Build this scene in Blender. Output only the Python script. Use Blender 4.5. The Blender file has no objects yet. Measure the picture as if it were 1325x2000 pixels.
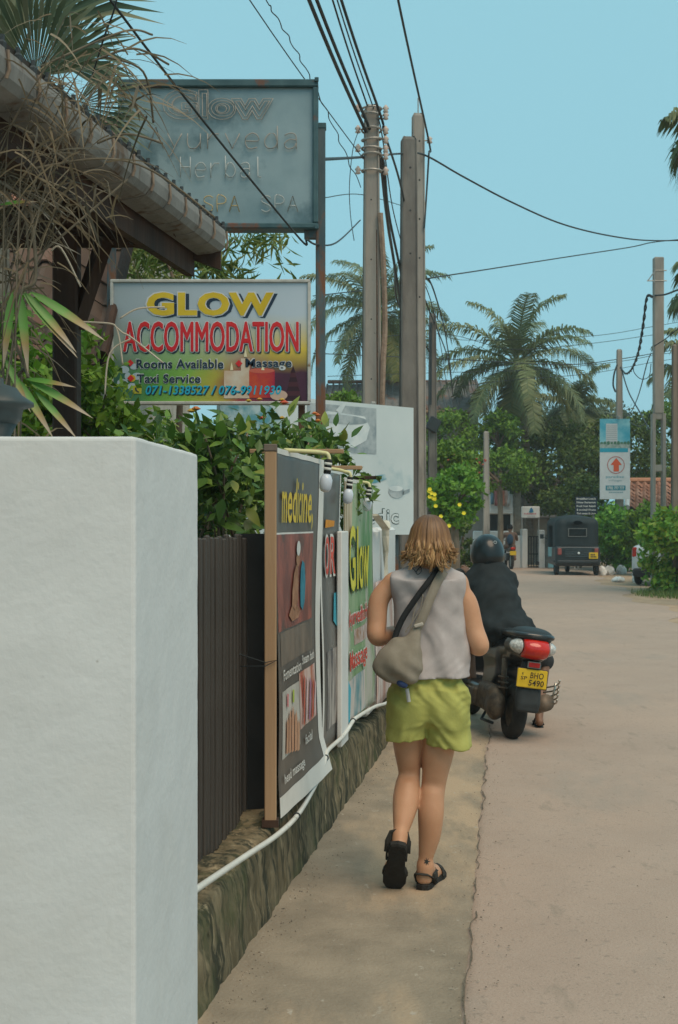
import bpy, math, random
import numpy as np
from mathutils import Vector, Matrix, Quaternion

random.seed(7); np.random.seed(7)
S = bpy.context.scene
COL = S.collection
PI = math.pi

# ------------------------------------------------------------------ camera, sky, sun, exposure
EYE, F, CU, HV = 1.63, 2400.0, 662.5, 1020.0        # eye height, focal length (px of the 1325x2000 photo), centre column, horizon row
cam = bpy.data.cameras.new('camera'); camo = bpy.data.objects.new('camera', cam); COL.objects.link(camo)
camo.location = (0, 0, EYE); camo.rotation_euler = (PI/2, 0, 0)
cam.sensor_fit = 'VERTICAL'; cam.sensor_height = 36; cam.sensor_width = 24; cam.lens = 36*F/2000
cam.shift_y = 0.01; cam.clip_start = 0.05; cam.clip_end = 3000
cam.dof.use_dof = True; cam.dof.focus_distance = 5.6; cam.dof.aperture_fstop = 11
S.camera = camo
SUN_DIR = Vector((0.30, -0.50, 0.95)).normalized()
W = bpy.data.worlds.new('World'); S.world = W; W.use_nodes = True
wn, wl = W.node_tree.nodes, W.node_tree.links
for n in list(wn): wn.remove(n)
sky = wn.new('ShaderNodeTexSky'); sky.sky_type = 'NISHITA'; sky.sun_disc = False
sky.sun_elevation = math.asin(SUN_DIR.z); sky.sun_rotation = math.atan2(SUN_DIR.x, SUN_DIR.y)
sky.dust_density = 3.0; sky.air_density = 1.0; sky.ozone_density = 2.0
bg1 = wn.new('ShaderNodeBackground'); bg1.inputs[1].default_value = 0.06
wl.new(sky.outputs[0], bg1.inputs[0])
bg2 = wn.new('ShaderNodeBackground'); bg2.inputs[0].default_value = (0.36, 0.72, 0.83, 1); bg2.inputs[1].default_value = 1.0   # even veil of thin cloud
mx = wn.new('ShaderNodeMixShader'); mx.inputs[0].default_value = 0.82
wl.new(bg1.outputs[0], mx.inputs[1]); wl.new(bg2.outputs[0], mx.inputs[2])
wo = wn.new('ShaderNodeOutputWorld'); wl.new(mx.outputs[0], wo.inputs[0])
sun = bpy.data.lights.new('sun', 'SUN'); sun.energy = 2.35; sun.angle = math.radians(42); sun.color = (1.0, 0.76, 0.54)
suno = bpy.data.objects.new('sun', sun); COL.objects.link(suno); suno.location = (0, 0, 30)
suno.rotation_euler = (-SUN_DIR).to_track_quat('-Z', 'Y').to_euler()
S.view_settings.view_transform = 'Standard'; S.view_settings.look = 'None'
S.view_settings.exposure = 0.0; S.view_settings.gamma = 1.0; S.view_settings.use_curve_mapping = False
S.cycles.max_bounces = 6; S.cycles.transparent_max_bounces = 6

# ------------------------------------------------------------------ helpers
def W3(u, v, Y):                      # a point of the place: photo column, row and its real depth in metres
    return Vector(((u-CU)/F*Y, Y, EYE-(v-HV)/F*Y))
def G3(u, v, z=0.0):                  # a point on the ground
    Y = (EYE-z)*F/(v-HV); return Vector(((u-CU)/F*Y, Y, z))
def srgb(r, g, b):
    f = lambda c: (c/255/12.92) if c/255 <= .04045 else ((c/255+.055)/1.055)**2.4
    return (f(r), f(g), f(b))
def tag(o, label=None, cat=None, group=None, kind=None):
    if label: o['label'] = label
    if cat: o['category'] = cat
    if group: o['group'] = group
    if kind: o['kind'] = kind
    return o
def empty(name, loc, label=None, cat=None, group=None, rz=0):
    o = bpy.data.objects.new(name, None); COL.objects.link(o); o.location = loc; o.rotation_euler = (0, 0, rz)
    o.empty_display_size = .1
    return tag(o, label, cat, group)
def link(name, me, parent=None, mat=None, smooth=False):
    o = bpy.data.objects.new(name, me); COL.objects.link(o)
    if parent is not None: o.parent = parent
    if mat is not None and not me.materials: me.materials.append(mat)
    if smooth and len(me.polygons): me.polygons.foreach_set('use_smooth', [True]*len(me.polygons))
    return o

MATS = {}
def mat(name, c, c2=None, rough=.75, scale=6, bump=0, bscale=60, metal=0, spec=.3, stretch=(1, 1, 1), lo=.35, hi=.65, detail=5, coat=0, emit=0, coord='Object', bdist=.01):
    if name in MATS: return MATS[name]
    m = bpy.data.materials.new(name); m.use_nodes = True; nt = m.node_tree; N, L = nt.nodes, nt.links
    b = N['Principled BSDF']; b.inputs['Roughness'].default_value = rough; b.inputs['Metallic'].default_value = metal
    b.inputs['Specular IOR Level'].default_value = spec
    if coat: b.inputs['Coat Weight'].default_value = coat
    c = tuple(c)
    if c2 is None: c2 = tuple(min(1, x*1.22) for x in c); c = tuple(x*.84 for x in c)
    tc = N.new('ShaderNodeTexCoord'); mp = N.new('ShaderNodeMapping'); mp.inputs['Scale'].default_value = stretch
    L.new(tc.outputs[coord], mp.inputs[0])
    nz = N.new('ShaderNodeTexNoise'); nz.inputs['Scale'].default_value = scale; nz.inputs['Detail'].default_value = detail; nz.inputs['Roughness'].default_value = .6
    L.new(mp.outputs[0], nz.inputs['Vector'])
    r = N.new('ShaderNodeValToRGB'); r.color_ramp.elements[0].position = lo; r.color_ramp.elements[1].position = hi
    r.color_ramp.elements[0].color = (*c, 1); r.color_ramp.elements[1].color = (*c2, 1)
    L.new(nz.outputs['Fac'], r.inputs[0]); L.new(r.outputs[0], b.inputs['Base Color'])
    if bump:
        n2 = N.new('ShaderNodeTexNoise'); n2.inputs['Scale'].default_value = bscale; n2.inputs['Detail'].default_value = 4
        L.new(mp.outputs[0], n2.inputs['Vector'])
        bp = N.new('ShaderNodeBump'); bp.inputs['Strength'].default_value = bump; bp.inputs['Distance'].default_value = bdist
        L.new(n2.outputs['Fac'], bp.inputs['Height']); L.new(bp.outputs[0], b.inputs['Normal'])
    MATS[name] = m; return m
def layer(m, c, scale, lo, hi, stretch=(1, 1, 1), detail=6, coord='Object', grad=None):
    """lay a second colour over a material where a noise is high: stains, moss, sand, wear, painted reflections"""
    nt = m.node_tree; N, L = nt.nodes, nt.links; b = N['Principled BSDF']
    src = b.inputs['Base Color'].links[0].from_socket
    tc = N.new('ShaderNodeTexCoord'); mp = N.new('ShaderNodeMapping'); mp.inputs['Scale'].default_value = stretch; mp.inputs['Location'].default_value = (scale*.37, 3.1, 1.7)
    L.new(tc.outputs[coord], mp.inputs[0])
    nz = N.new('ShaderNodeTexNoise'); nz.inputs['Scale'].default_value = scale; nz.inputs['Detail'].default_value = detail; nz.inputs['Roughness'].default_value = .62
    L.new(mp.outputs[0], nz.inputs['Vector'])
    r = N.new('ShaderNodeMapRange'); r.inputs['From Min'].default_value = lo; r.inputs['From Max'].default_value = hi
    L.new(nz.outputs['Fac'], r.inputs['Value'])
    mi = N.new('ShaderNodeMix'); mi.data_type = 'RGBA'
    L.new(r.outputs[0], mi.inputs['Factor']); L.new(src, mi.inputs['A']); mi.inputs['B'].default_value = (*c, 1)
    L.new(mi.outputs['Result'], b.inputs['Base Color']); return m
def leafmat(name, cols, per='island', trans=.2, rough=.5):
    if name in MATS: return MATS[name]
    m = bpy.data.materials.new(name); m.use_nodes = True; nt = m.node_tree; N, L = nt.nodes, nt.links
    b = N['Principled BSDF']; b.inputs['Roughness'].default_value = rough; b.inputs['Specular IOR Level'].default_value = .35
    if per == 'island': g = N.new('ShaderNodeNewGeometry'); out = g.outputs['Random Per Island']
    else: g = N.new('ShaderNodeObjectInfo'); out = g.outputs['Random']
    r = N.new('ShaderNodeValToRGB'); e = r.color_ramp.elements
    e[0].position = 0; e[0].color = (*cols[0], 1); e[1].position = 1; e[1].color = (*cols[-1], 1)
    for i, c in enumerate(cols[1:-1]): x = e.new((i+1)/(len(cols)-1)); x.color = (*c, 1)
    L.new(out, r.inputs[0]); L.new(r.outputs[0], b.inputs['Base Color'])
    t = N.new('ShaderNodeBsdfTranslucent'); L.new(r.outputs[0], t.inputs[0])
    mi = N.new('ShaderNodeMixShader'); mi.inputs[0].default_value = trans
    L.new(b.outputs[0], mi.inputs[1]); L.new(t.outputs[0], mi.inputs[2]); L.new(mi.outputs[0], N['Material Output'].inputs[0])
    MATS[name] = m; return m

class MB:
    def __init__(s): s.v = []; s.f = []
    def add(s, vs, fs):
        k = len(s.v); s.v += [tuple(p) for p in vs]; s.f += [tuple(i+k for i in f) for f in fs]; return s
    def box(s, c, d, M=None):
        x, y, z = d[0]/2, d[1]/2, d[2]/2; c = Vector(c); vs = []
        for q in ((-x,-y,-z),(x,-y,-z),(x,y,-z),(-x,y,-z),(-x,-y,z),(x,-y,z),(x,y,z),(-x,y,z)):
            p = Vector(q)
            if M is not None: p = M @ p
            vs.append(c+p)
        return s.add(vs, [(0,3,2,1),(4,5,6,7),(0,1,5,4),(1,2,6,5),(2,3,7,6),(3,0,4,7)])
    def bbox(s, c, d, bev=.01, M=None):     # box with chamfered edges
        x, y, z = d[0]/2, d[1]/2, d[2]/2; b = min(bev, x*.9, y*.9, z*.9); c = Vector(c); vs = []; fs = []
        for zz, k in ((-z, b), (-z+b, 0), (z-b, 0), (z, b)):
            for px, py in ((-x+b+k*.0, -y), (x-b, -y), (x, -y+b), (x, y-b), (x-b, y), (-x+b, y), (-x, y-b), (-x, -y+b)):
                p = Vector((px*(1-k/x), py*(1-k/y), zz)); p = M @ p if M is not None else p; vs.append(c+p)
        for l in range(3):
            for i in range(8): j = (i+1) % 8; fs.append((l*8+i, l*8+j, l*8+8+j, l*8+8+i))
        fs.append(tuple(range(7, -1, -1))); fs.append(tuple(range(24, 32)))
        return s.add(vs, fs)
    def tube(s, pts, r, n=8, caps=True, squash=None):
        pts = [Vector(p) for p in pts]; R = r if hasattr(r, '__len__') else [r]*len(pts); vs = []; fs = []
        t0 = (pts[1]-pts[0]).normalized(); ref = Vector((0, 0, 1)) if abs(t0.z) < .9 else Vector((1, 0, 0))
        for i, p in enumerate(pts):
            t = (pts[min(i+1, len(pts)-1)]-pts[max(i-1, 0)]).normalized()
            a = t.cross(ref); a = a.normalized() if a.length > 1e-5 else Vector((1, 0, 0)); b = a.cross(t).normalized()
            for k in range(n):
                an = 2*PI*k/n; vs.append(p+(a*math.cos(an)+b*math.sin(an)*(squash or 1))*R[i])
        for i in range(len(pts)-1):
            for k in range(n): j = (k+1) % n; fs.append((i*n+k, i*n+j, (i+1)*n+j, (i+1)*n+k))
        if caps: fs.append(tuple(range(n-1, -1, -1))); fs.append(tuple(range((len(pts)-1)*n, len(pts)*n)))
        return s.add(vs, fs)
    def prism(s, poly, off):                # polygon (3D points) pushed along off
        n = len(poly); a = [Vector(p) for p in poly]; off = Vector(off)
        return s.add(a+[p+off for p in a], [tuple(range(n))[::-1], tuple(range(n, 2*n))]+[(i, (i+1) % n, n+(i+1) % n, n+i) for i in range(n)])
    def quad(s, a, b, c, d): return s.add([a, b, c, d], [(0, 1, 2, 3)])
    def torus(s, c, R, r, axis='x', n=32, m=10, sq=1.0):
        vs = []; fs = []; c = Vector(c)
        for i in range(n):
            a = 2*PI*i/n
            for j in range(m):
                b = 2*PI*j/m; rr = R+r*math.cos(b); h = r*sq*math.sin(b)
                p = Vector((h, rr*math.cos(a), rr*math.sin(a))) if axis == 'x' else Vector((rr*math.cos(a), h, rr*math.sin(a))) if axis == 'y' else Vector((rr*math.cos(a), rr*math.sin(a), h))
                vs.append(c+p)
        for i in range(n):
            for j in range(m): fs.append((i*m+j, ((i+1) % n)*m+j, ((i+1) % n)*m+(j+1) % m, i*m+(j+1) % m))
        return s.add(vs, fs)
    def lathe(s, prof, c, n=16, M=None):    # (r, z) profile round z
        vs = []; fs = []; c = Vector(c)
        for r, z in prof:
            for k in range(n):
                p = Vector((r*math.cos(2*PI*k/n), r*math.sin(2*PI*k/n), z)); vs.append(c+(M @ p if M is not None else p))
        for i in range(len(prof)-1):
            for k in range(n): j = (k+1) % n; fs.append((i*n+k, i*n+j, (i+1)*n+j, (i+1)*n+k))
        fs.append(tuple(range(n-1, -1, -1))); fs.append(tuple(range((len(prof)-1)*n, len(prof)*n)))
        return s.add(vs, fs)
    def mesh(s, name):
        me = bpy.data.meshes.new(name); me.from_pydata(s.v, [], s.f); me.update(); return me
    def build(s, name, m, parent=None, smooth=False): return link(name, s.mesh(name), parent, m, smooth)

def spline(pts, n=8):
    pts = [Vector(p) for p in pts]; out = []
    for i in range(len(pts)-1):
        p0, p1, p2, p3 = pts[max(i-1, 0)], pts[i], pts[i+1], pts[min(i+2, len(pts)-1)]
        for k in range(n):
            t = k/n; out.append(.5*((2*p1)+(p2-p0)*t+(2*p0-5*p1+4*p2-p3)*t*t+(3*p1-p0-3*p2+p3)*t**3))
    return out+[pts[-1]]

# signed distance bodies: union of tapered limbs, meshed with surface nets
class Field:
    def __init__(s, lo, hi, h):
        s.lo, s.h = np.array(lo, np.float32), h
        ax = [np.arange(lo[i], hi[i]+h, h, dtype=np.float32) for i in range(3)]
        s.X, s.Y, s.Z = np.meshgrid(*ax, indexing='ij'); s.d = np.full(s.X.shape, 9., np.float32)
    def cap(s, a, b, r1, r2=None, k=(1, 1, 1)):
        r2 = r1 if r2 is None else r2; a = np.array(a, np.float32); b = np.array(b, np.float32); w = b-a; q = float((w*w).sum())+1e-9
        px, py, pz = s.X-a[0], s.Y-a[1], s.Z-a[2]; t = np.clip((px*w[0]+py*w[1]+pz*w[2])/q, 0, 1)
        return np.sqrt(((px-t*w[0])/k[0])**2+((py-t*w[1])/k[1])**2+((pz-t*w[2])/k[2])**2)-(r1+(r2-r1)*t)
    def loc(s, c, R=None):
        px, py, pz = s.X-c[0], s.Y-c[1], s.Z-c[2]
        if R is None: return px, py, pz
        R = np.array(R.transposed() if hasattr(R, 'transposed') else R, np.float32)
        return tuple(R[i, 0]*px+R[i, 1]*py+R[i, 2]*pz for i in range(3))
    def ell(s, c, r, R=None):
        x, y, z = s.loc(c, R); k0 = np.sqrt((x/r[0])**2+(y/r[1])**2+(z/r[2])**2); k1 = np.sqrt((x/r[0]**2)**2+(y/r[1]**2)**2+(z/r[2]**2)**2)
        return k0*(k0-1)/(k1+1e-6)
    def box(s, c, hf, r, R=None):
        x, y, z = s.loc(c, R); qx, qy, qz = abs(x)-hf[0]+r, abs(y)-hf[1]+r, abs(z)-hf[2]+r
        return np.sqrt(np.maximum(qx, 0)**2+np.maximum(qy, 0)**2+np.maximum(qz, 0)**2)+np.minimum(np.maximum(qx, np.maximum(qy, qz)), 0)-r
    def add(s, d, k=.02): s.d = smin(s.d, d, k)
    def cut(s, d, k=.01): s.d = -smin(-s.d, d, k)
    def mesh(s, name):
        d = s.d; n = d.shape; g = d < 0
        C = [(i, j, k) for i in (0, 1) for j in (0, 1) for k in (0, 1)]
        sl = lambda a, c: a[c[0]:n[0]-1+c[0], c[1]:n[1]-1+c[1], c[2]:n[2]-1+c[2]]
        cnt = sum(sl(g, c).astype(np.int8) for c in C); act = np.argwhere((cnt > 0) & (cnt < 8))
        idx = np.full(cnt.shape, -1, np.int64); idx[act[:, 0], act[:, 1], act[:, 2]] = np.arange(len(act))
        val = np.stack([d[act[:, 0]+c[0], act[:, 1]+c[1], act[:, 2]+c[2]] for c in C], 1)
        acc = np.zeros((len(act), 3)); num = np.zeros(len(act))
        for a in range(8):
            for b in range(a+1, 8):
                df = [C[b][i]-C[a][i] for i in range(3)]
                if sum(map(abs, df)) != 1: continue
                va, vb = val[:, a], val[:, b]; m = (va < 0) != (vb < 0); t = np.where(m, va/(va-vb+1e-12), 0)
                p = np.array(C[a])[None]+t[:, None]*np.array(df)[None]; acc += p*m[:, None]; num += m
        V = (act+acc/num[:, None])*s.h+s.lo[None]; Fs = []
        for ax in range(3):
            o1, o2 = (ax+1) % 3, (ax+2) % 3; sa = [slice(None)]*3; sb = [slice(None)]*3; sa[ax] = slice(0, -1); sb[ax] = slice(1, None)
            A, B = g[tuple(sa)], g[tuple(sb)]; e = np.argwhere(A != B)
            e = e[(e[:, o1] > 0) & (e[:, o2] > 0) & (e[:, o1] < n[o1]-1) & (e[:, o2] < n[o2]-1)]
            if not len(e): continue
            u1 = np.zeros(3, int); u1[o1] = 1; u2 = np.zeros(3, int); u2[o2] = 1
            q = np.stack([idx[tuple((e-u1-u2).T)], idx[tuple((e-u2).T)], idx[tuple(e.T)], idx[tuple((e-u1).T)]], 1)
            fl = B[tuple(e.T)]; q[fl] = q[fl][:, ::-1]; Fs.append(q)
        Fq = np.concatenate(Fs); Fq = Fq[(Fq >= 0).all(1)]
        me = bpy.data.meshes.new(name); me.from_pydata(V.tolist(), [], Fq.tolist()); me.update(); return me
    def build(s, name, m, parent=None): return link(name, s.mesh(name), parent, m, True)
def smin(a, b, k):
    if k <= 0: return np.minimum(a, b)
    h = np.maximum(k-abs(a-b), 0)/k; return np.minimum(a, b)-h*h*k*.25
def wob(X, Y, Z, f, s=0.):               # soft trigonometric noise for cloth and rock
    return (np.sin(f*(X+.6*Z)+s)*np.sin(f*(1.1*Y-.4*X)+2*s+1)+.6*np.sin(f*1.9*(Z-.5*Y+.3*X)+3*s)*np.sin(f*1.7*(X+.7*Y)+s*5)+.4*np.sin(f*3.7*(X-.3*Z)+s)*np.sin(f*3.3*(Y+.4*Z)+s))/2

# lettering: the built-in font filled flat, fitted into a rectangle of a panel
_tc = {}
def glyphs(t, offset=0., shear=0.):
    key = (t, offset, shear)
    if key in _tc: return _tc[key]
    cu = bpy.data.curves.new('lettering', 'FONT'); cu.body = t; cu.offset = offset; cu.shear = shear; cu.space_character = 1+offset*2.2; cu.resolution_u = 3; cu.fill_mode = 'FRONT'
    o = bpy.data.objects.new('lettering', cu); COL.objects.link(o); dg = bpy.context.evaluated_depsgraph_get()
    me = bpy.data.meshes.new_from_object(o.evaluated_get(dg)); vs = np.array([v.co[:2] for v in me.vertices]); fs = [tuple(p.vertices) for p in me.polygons]
    bpy.data.objects.remove(o); bpy.data.curves.remove(cu); bpy.data.meshes.remove(me)
    lo, hi = vs.min(0), vs.max(0); _tc[key] = ((vs-lo)/(hi-lo+1e-9), fs); return _tc[key]
class Panel:                              # a flat printed face: origin bottom-left, right, up, outward normal; wave = real unevenness of the sheet
    def __init__(s, o, r, u, wave=None):
        s.o, s.w, s.h = Vector(o), Vector(r).length, Vector(u).length; s.r, s.u = Vector(r).normalized(), Vector(u).normalized(); s.n = s.r.cross(s.u).normalized(); s.wave = wave
    def at(s, a, b, d=0.):
        p = s.o+s.r*(a*s.w)+s.u*(b*s.h)+s.n*d
        if s.wave: p += s.n*s.wave(a, b)
        return p
    def text(s, t, x0, x1, y0, y1, m, parent, d=.003, offset=0., shear=0., name='lettering'):
        v, f = glyphs(t, offset, shear); mb = MB(); mb.add([s.at(x0+(x1-x0)*p[0], y0+(y1-y0)*p[1], d) for p in v], f); return mb.build(name, m, parent)
    def shape(s, pts, m, parent, d=.002, name='printed_shape'):
        mb = MB(); mb.add([s.at(a, b, d) for a, b in pts], [tuple(range(len(pts)))]); return mb.build(name, m, parent)
    def rect(s, x0, x1, y0, y1, m, parent, d=.002, name='printed_panel', nx=1, ny=1):
        mb = MB(); vs = [s.at(x0+(x1-x0)*i/nx, y0+(y1-y0)*j/ny, d) for j in range(ny+1) for i in range(nx+1)]
        mb.add(vs, [(j*(nx+1)+i, j*(nx+1)+i+1, (j+1)*(nx+1)+i+1, (j+1)*(nx+1)+i) for j in range(ny) for i in range(nx)]); return mb.build(name, m, parent, True)
    def disc(s, x, y, rx, ry, m, parent, d=.002, n=20, name='printed_shape'):
        return s.shape([(x+rx*math.cos(2*PI*k/n), y+ry*math.sin(2*PI*k/n)) for k in range(n)], m, parent, d, name)
def flat(name, c, rough=.5): return mat(name, c, c2=c, rough=rough)

# foliage
def leafcloud(pos, size, rng, elong=1.8, droop=.2, up=None):
    n = len(pos); d = rng.normal(size=(n, 3)); d[:, 2] -= droop*1.5; d /= np.linalg.norm(d, axis=1)[:, None]
    q = rng.normal(size=(n, 3)); q[:, 2] += 1.0; w = np.cross(d, q); w /= np.linalg.norm(w, axis=1)[:, None]+1e-6
    nr = np.cross(d, w); L = (size*rng.uniform(.65, 1.35, n))[:, None]; Wd = L/elong*.5
    v = np.stack([pos, pos+d*L*.45+w*Wd+nr*L*.05, pos+d*L, pos+d*L*.45-w*Wd+nr*L*.05], 1).reshape(-1, 3)
    f = np.arange(n*4).reshape(n, 4); return v, f
def clumps(c, r, nc, nl, cr, rng, shell=.55):
    c = np.array(c); r = np.array(r); out = []
    q = rng.normal(size=(nc, 3)); q /= np.linalg.norm(q, axis=1)[:, None]; q *= (shell+(1-shell)*rng.random(nc)**.6)[:, None]
    cs = c+q*r; per = rng.dirichlet(np.ones(nc)*3)*nl
    for k in range(nc):
        m = max(3, int(per[k])); p = rng.normal(size=(m, 3)); p /= np.linalg.norm(p, axis=1)[:, None]; p *= (rng.random(m)**.45)[:, None]
        out.append(cs[k]+p*cr*rng.uniform(.6, 1.35)*np.array([1.1, 1.1, .75]))
    return cs, np.concatenate(out)
def rawmesh(name, v, f):
    me = bpy.data.meshes.new(name); me.from_pydata(v.tolist(), [], f.tolist()); me.update(); return me
def tree(name, label, cat, base, cc, cr, nc, nl, clr, leaf, m, bark, seed, group=None, tr=.12, elong=1.8, limbs=9, shell=.5):
    rng = np.random.default_rng(seed); base = Vector(base); o = empty(name, base, label, cat, group)
    cs, p = clumps(Vector(cc)-base, cr, nc, nl, clr, rng, shell); v, f = leafcloud(p, leaf, rng, elong)
    link('crown', rawmesh('crown', v, f), o, m); c = Vector(cc)-base; mb = MB()
    fork = Vector((c.x*.6, c.y*.6, max(.15, c.z-cr[2]*.55)))
    mb.tube(spline([(0, 0, -.05), fork*.5+Vector((tr*.5, 0, 0)), fork], 4), [tr*(1-.05*i) for i in range(9)], 8)
    for k in rng.permutation(len(cs))[:limbs]:
        e = Vector(cs[k]); mid = fork.lerp(e, .5)+Vector((0, 0, .1*cr[2])); mb.tube(spline([fork, mid, e], 4), [tr*.5*(1-.1*i) for i in range(9)], 5)
    mb.build('trunk', bark, o, True); return o
def onewire(name, label, pts, r, m, group='overhead cables', n=8, cat='cable'):
    o = MB().tube(spline(pts, n), r, 6).build(name, m, None, True); return tag(o, label, cat, group)
# ------------------------------------------------------------------ materials shared
M_sand = mat('sand_ground', (.36, .25, .165), (.44, .32, .215), rough=.95, scale=3, bump=.4, bscale=50)
layer(M_sand, (.30, .22, .15), 1.1, .5, .65)
M_road = mat('road_concrete', (.375, .282, .225), (.42, .32, .258), rough=.93, scale=2.2, bump=.55, bscale=90, lo=.3, hi=.7, spec=.2, detail=9, bdist=.006)
layer(M_road, (.44, .325, .255), .55, .5, .68); layer(M_road, (.33, .275, .23), 1.3, .58, .75, stretch=(1, .45, 1)); layer(M_road, (.23, .19, .155), 26, .60, .74); layer(M_road, (.30, .24, .19), 5, .60, .74, stretch=(1.6, .5, 1)); layer(M_road, (.24, .20, .16), 140, .56, .70); layer(M_road, (.47, .39, .32), 170, .58, .72); layer(M_road, (.45, .38, .30), 60, .64, .72)
M_shoulder = mat('shoulder_concrete', (.24, .20, .15), (.34, .28, .21), rough=.93, scale=3.5, bump=.6, bscale=70, lo=.35, hi=.68, spec=.2, detail=9, bdist=.008)
layer(M_shoulder, (.44, .33, .225), .9, .47, .60, stretch=(1.6, .6, 1)); layer(M_shoulder, (.21, .185, .14), 2.3, .58, .74, stretch=(1.5, .5, 1)); layer(M_shoulder, (.43, .38, .31), 14, .64, .72, stretch=(1, .6, 1)); layer(M_shoulder, (.10, .09, .07), 34, .70, .75)
M_stone = mat('plinth_stone', (.115, .095, .058), (.25, .20, .125), rough=.95, scale=10, bump=.6, bscale=34, stretch=(1, 1, .30), lo=.38, hi=.66, spec=.15, detail=8, bdist=.02)
layer(M_stone, (.05, .05, .034), 15, .46, .58, stretch=(1, 1, .14)); layer(M_stone, (.36, .29, .185), 19, .58, .70, stretch=(1, 1, .18)); layer(M_stone, (.075, .085, .04), 3.1, .52, .7)
M_wall = mat('white_plaster', (.60, .61, .61), (.65, .66, .66), rough=.9, scale=3, bump=.35, bscale=55, spec=.2, bdist=.004)
layer(M_wall, (.55, .555, .55), 1.7, .55, .8); layer(M_wall, (.38, .37, .34), 40, .70, .76); layer(M_wall, (.58, .57, .54), .8, .50, .75); layer(M_wall, (.47, .46, .43), 5, .62, .75, stretch=(1, 1, .12))
M_slat = mat('dark_slat', (.035, .03, .026), (.085, .07, .058), rough=.6, scale=6, bump=.3, bscale=30, stretch=(1, 1, .12)); layer(M_slat, (.10, .05, .03), 5, .62, .75, stretch=(1, 1, .1))
M_black = mat('shade_black', (.010, .011, .011), (.018, .018, .018), rough=.7)  # flat black for the shade in the fence gaps and the recess
M_batten = mat('wood_batten', (.33, .20, .11), (.45, .29, .17), rough=.8, scale=5, bump=.3, bscale=30, stretch=(1, 1, .08))
M_dwood = mat('dark_timber', (.030, .018, .013), (.075, .040, .026), rough=.75, scale=4, bump=.5, bscale=24, stretch=(1, 1, .15))
M_rust = mat('rusty_blue_steel', (.05, .085, .10), (.10, .13, .14), rough=.7, scale=6, bump=.3, bscale=40, stretch=(1, 1, .3)); layer(M_rust, (.17, .075, .04), 9, .48, .58, stretch=(1, 1, .3))
M_pvc = mat('white_pvc', (.62, .61, .56), (.72, .71, .66), rough=.45, scale=9, spec=.4); layer(M_pvc, (.30, .27, .2), 12, .62, .72)
M_ypvc = mat('yellowed_pvc', (.60, .55, .25), (.70, .66, .38), rough=.45, scale=9)
M_pole = mat('concrete_pole', (.27, .245, .22), (.36, .33, .29), rough=.92, scale=4, bump=.4, bscale=40, stretch=(1, 1, .3)); layer(M_pole, (.15, .14, .125), 3, .52, .68, stretch=(1, 1, .18)); layer(M_pole, (.10, .095, .09), 20, .68, .74)
M_pole2 = mat('dark_concrete_pole', (.13, .12, .11), (.21, .195, .175), rough=.92, scale=4, bump=.4, bscale=40, stretch=(1, 1, .3)); layer(M_pole2, (.09, .085, .08), 3, .5, .66, stretch=(1, 1, .15))
M_wire = mat('cable_black', (.03, .038, .042), (.05, .058, .06), rough=.6)
M_galv = mat('galvanised', (.30, .29, .27), (.42, .40, .37), rough=.5, metal=.5, scale=20)
M_porc = mat('porcelain', (.55, .42, .36), (.65, .55, .48), rough=.35, scale=30)
M_bark = mat('bark', (.14, .105, .075), (.23, .18, .13), rough=.95, scale=9, bump=.8, bscale=30, stretch=(1, 1, .3))
M_palmbark = mat('palm_bark', (.20, .17, .14), (.30, .26, .21), rough=.95, scale=12, bump=.8, bscale=14, stretch=(.3, .3, 1.5))
G_mid = [(.075, .145, .014), (.125, .23, .02), (.20, .33, .03)]
G_dark = [(.05, .085, .014), (.085, .13, .02), (.14, .20, .028)]
G_lime = [(.08, .19, .022), (.13, .29, .03), (.20, .38, .04)]
L_mid = leafmat('leaf_mid', G_mid, trans=.25); L_dark = leafmat('leaf_dark', G_dark, trans=.25); L_lime = leafmat('leaf_lime', G_lime, trans=.25)
L_hedge = leafmat('leaf_hedge', [(.06, .125, .022), (.10, .20, .032), (.16, .29, .045), (.30, .30, .055)], per='object', rough=.36)
L_hedge2 = leafmat('leaf_hedge_mass', [(.045, .09, .018), (.08, .155, .028), (.125, .23, .04), (.19, .29, .05)], rough=.4)
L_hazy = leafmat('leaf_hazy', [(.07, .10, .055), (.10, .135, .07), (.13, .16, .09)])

# ------------------------------------------------------------------ the ground, the lane, its shoulder
def XL(y): return -1.109+.1637*y if y < 9 else .364+(y-9)*.108
def XJ(y): return -.138+.135*y
def XR(y): return 3.3+.118*y
g = MB(); g.quad((-600, -200, 0), (600, -200, 0), (600, 1500, 0), (-600, 1500, 0)); tag(g.build('ground', M_sand), kind='structure')
rj = random.Random(3); ys = [-4+.07*i for i in range(int(30/.07))]; jit = []; a = 0
for y in ys: a = .70*a+rj.uniform(-.009, .009); jit.append(a)
sh = MB(); vs = []; fs = []
for i, y in enumerate(ys):
    for k in range(6):
        t = k/5; x = XL(y)-.05+(XJ(y)+.10-XL(y)+.05)*t; vs.append((x, y, .005+.004*math.sin(y*3+k)*math.sin(k*2.2+y)+(.012*(1-t)**3)))
for i in range(len(ys)-1):
    for k in range(5): fs.append((i*6+k, i*6+k+1, i*6+k+7, i*6+k+6))
sh.add(vs, fs); tag(sh.build('road_shoulder', M_shoulder, None, True), kind='structure')
rd = MB(); vs = []; fs = []
yy = ys+[26+i*.5 for i in range(38)]
for i, y in enumerate(yy):
    j = jit[i] if i < len(jit) else 0; xj = XJ(y)+j if y < 24 else XJ(24)+(y-24)*.10; xr = XR(y)+.25*math.sin(y*.9)+.12*math.sin(y*2.7)
    if y > 38: xr += (y-38)*2.2; xj -= (y-38)*1.6
    vs += [(xj, y, .004), (xj+.012, y, .0115), (xj+.04, y, .0135)]+[(xj+.04+(xr-xj-.04)*t, y, .0135+.012*math.sin(PI*t)-.0085*(t == 1)) for t in (.15, .4, .7, .93, 1)]
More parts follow.
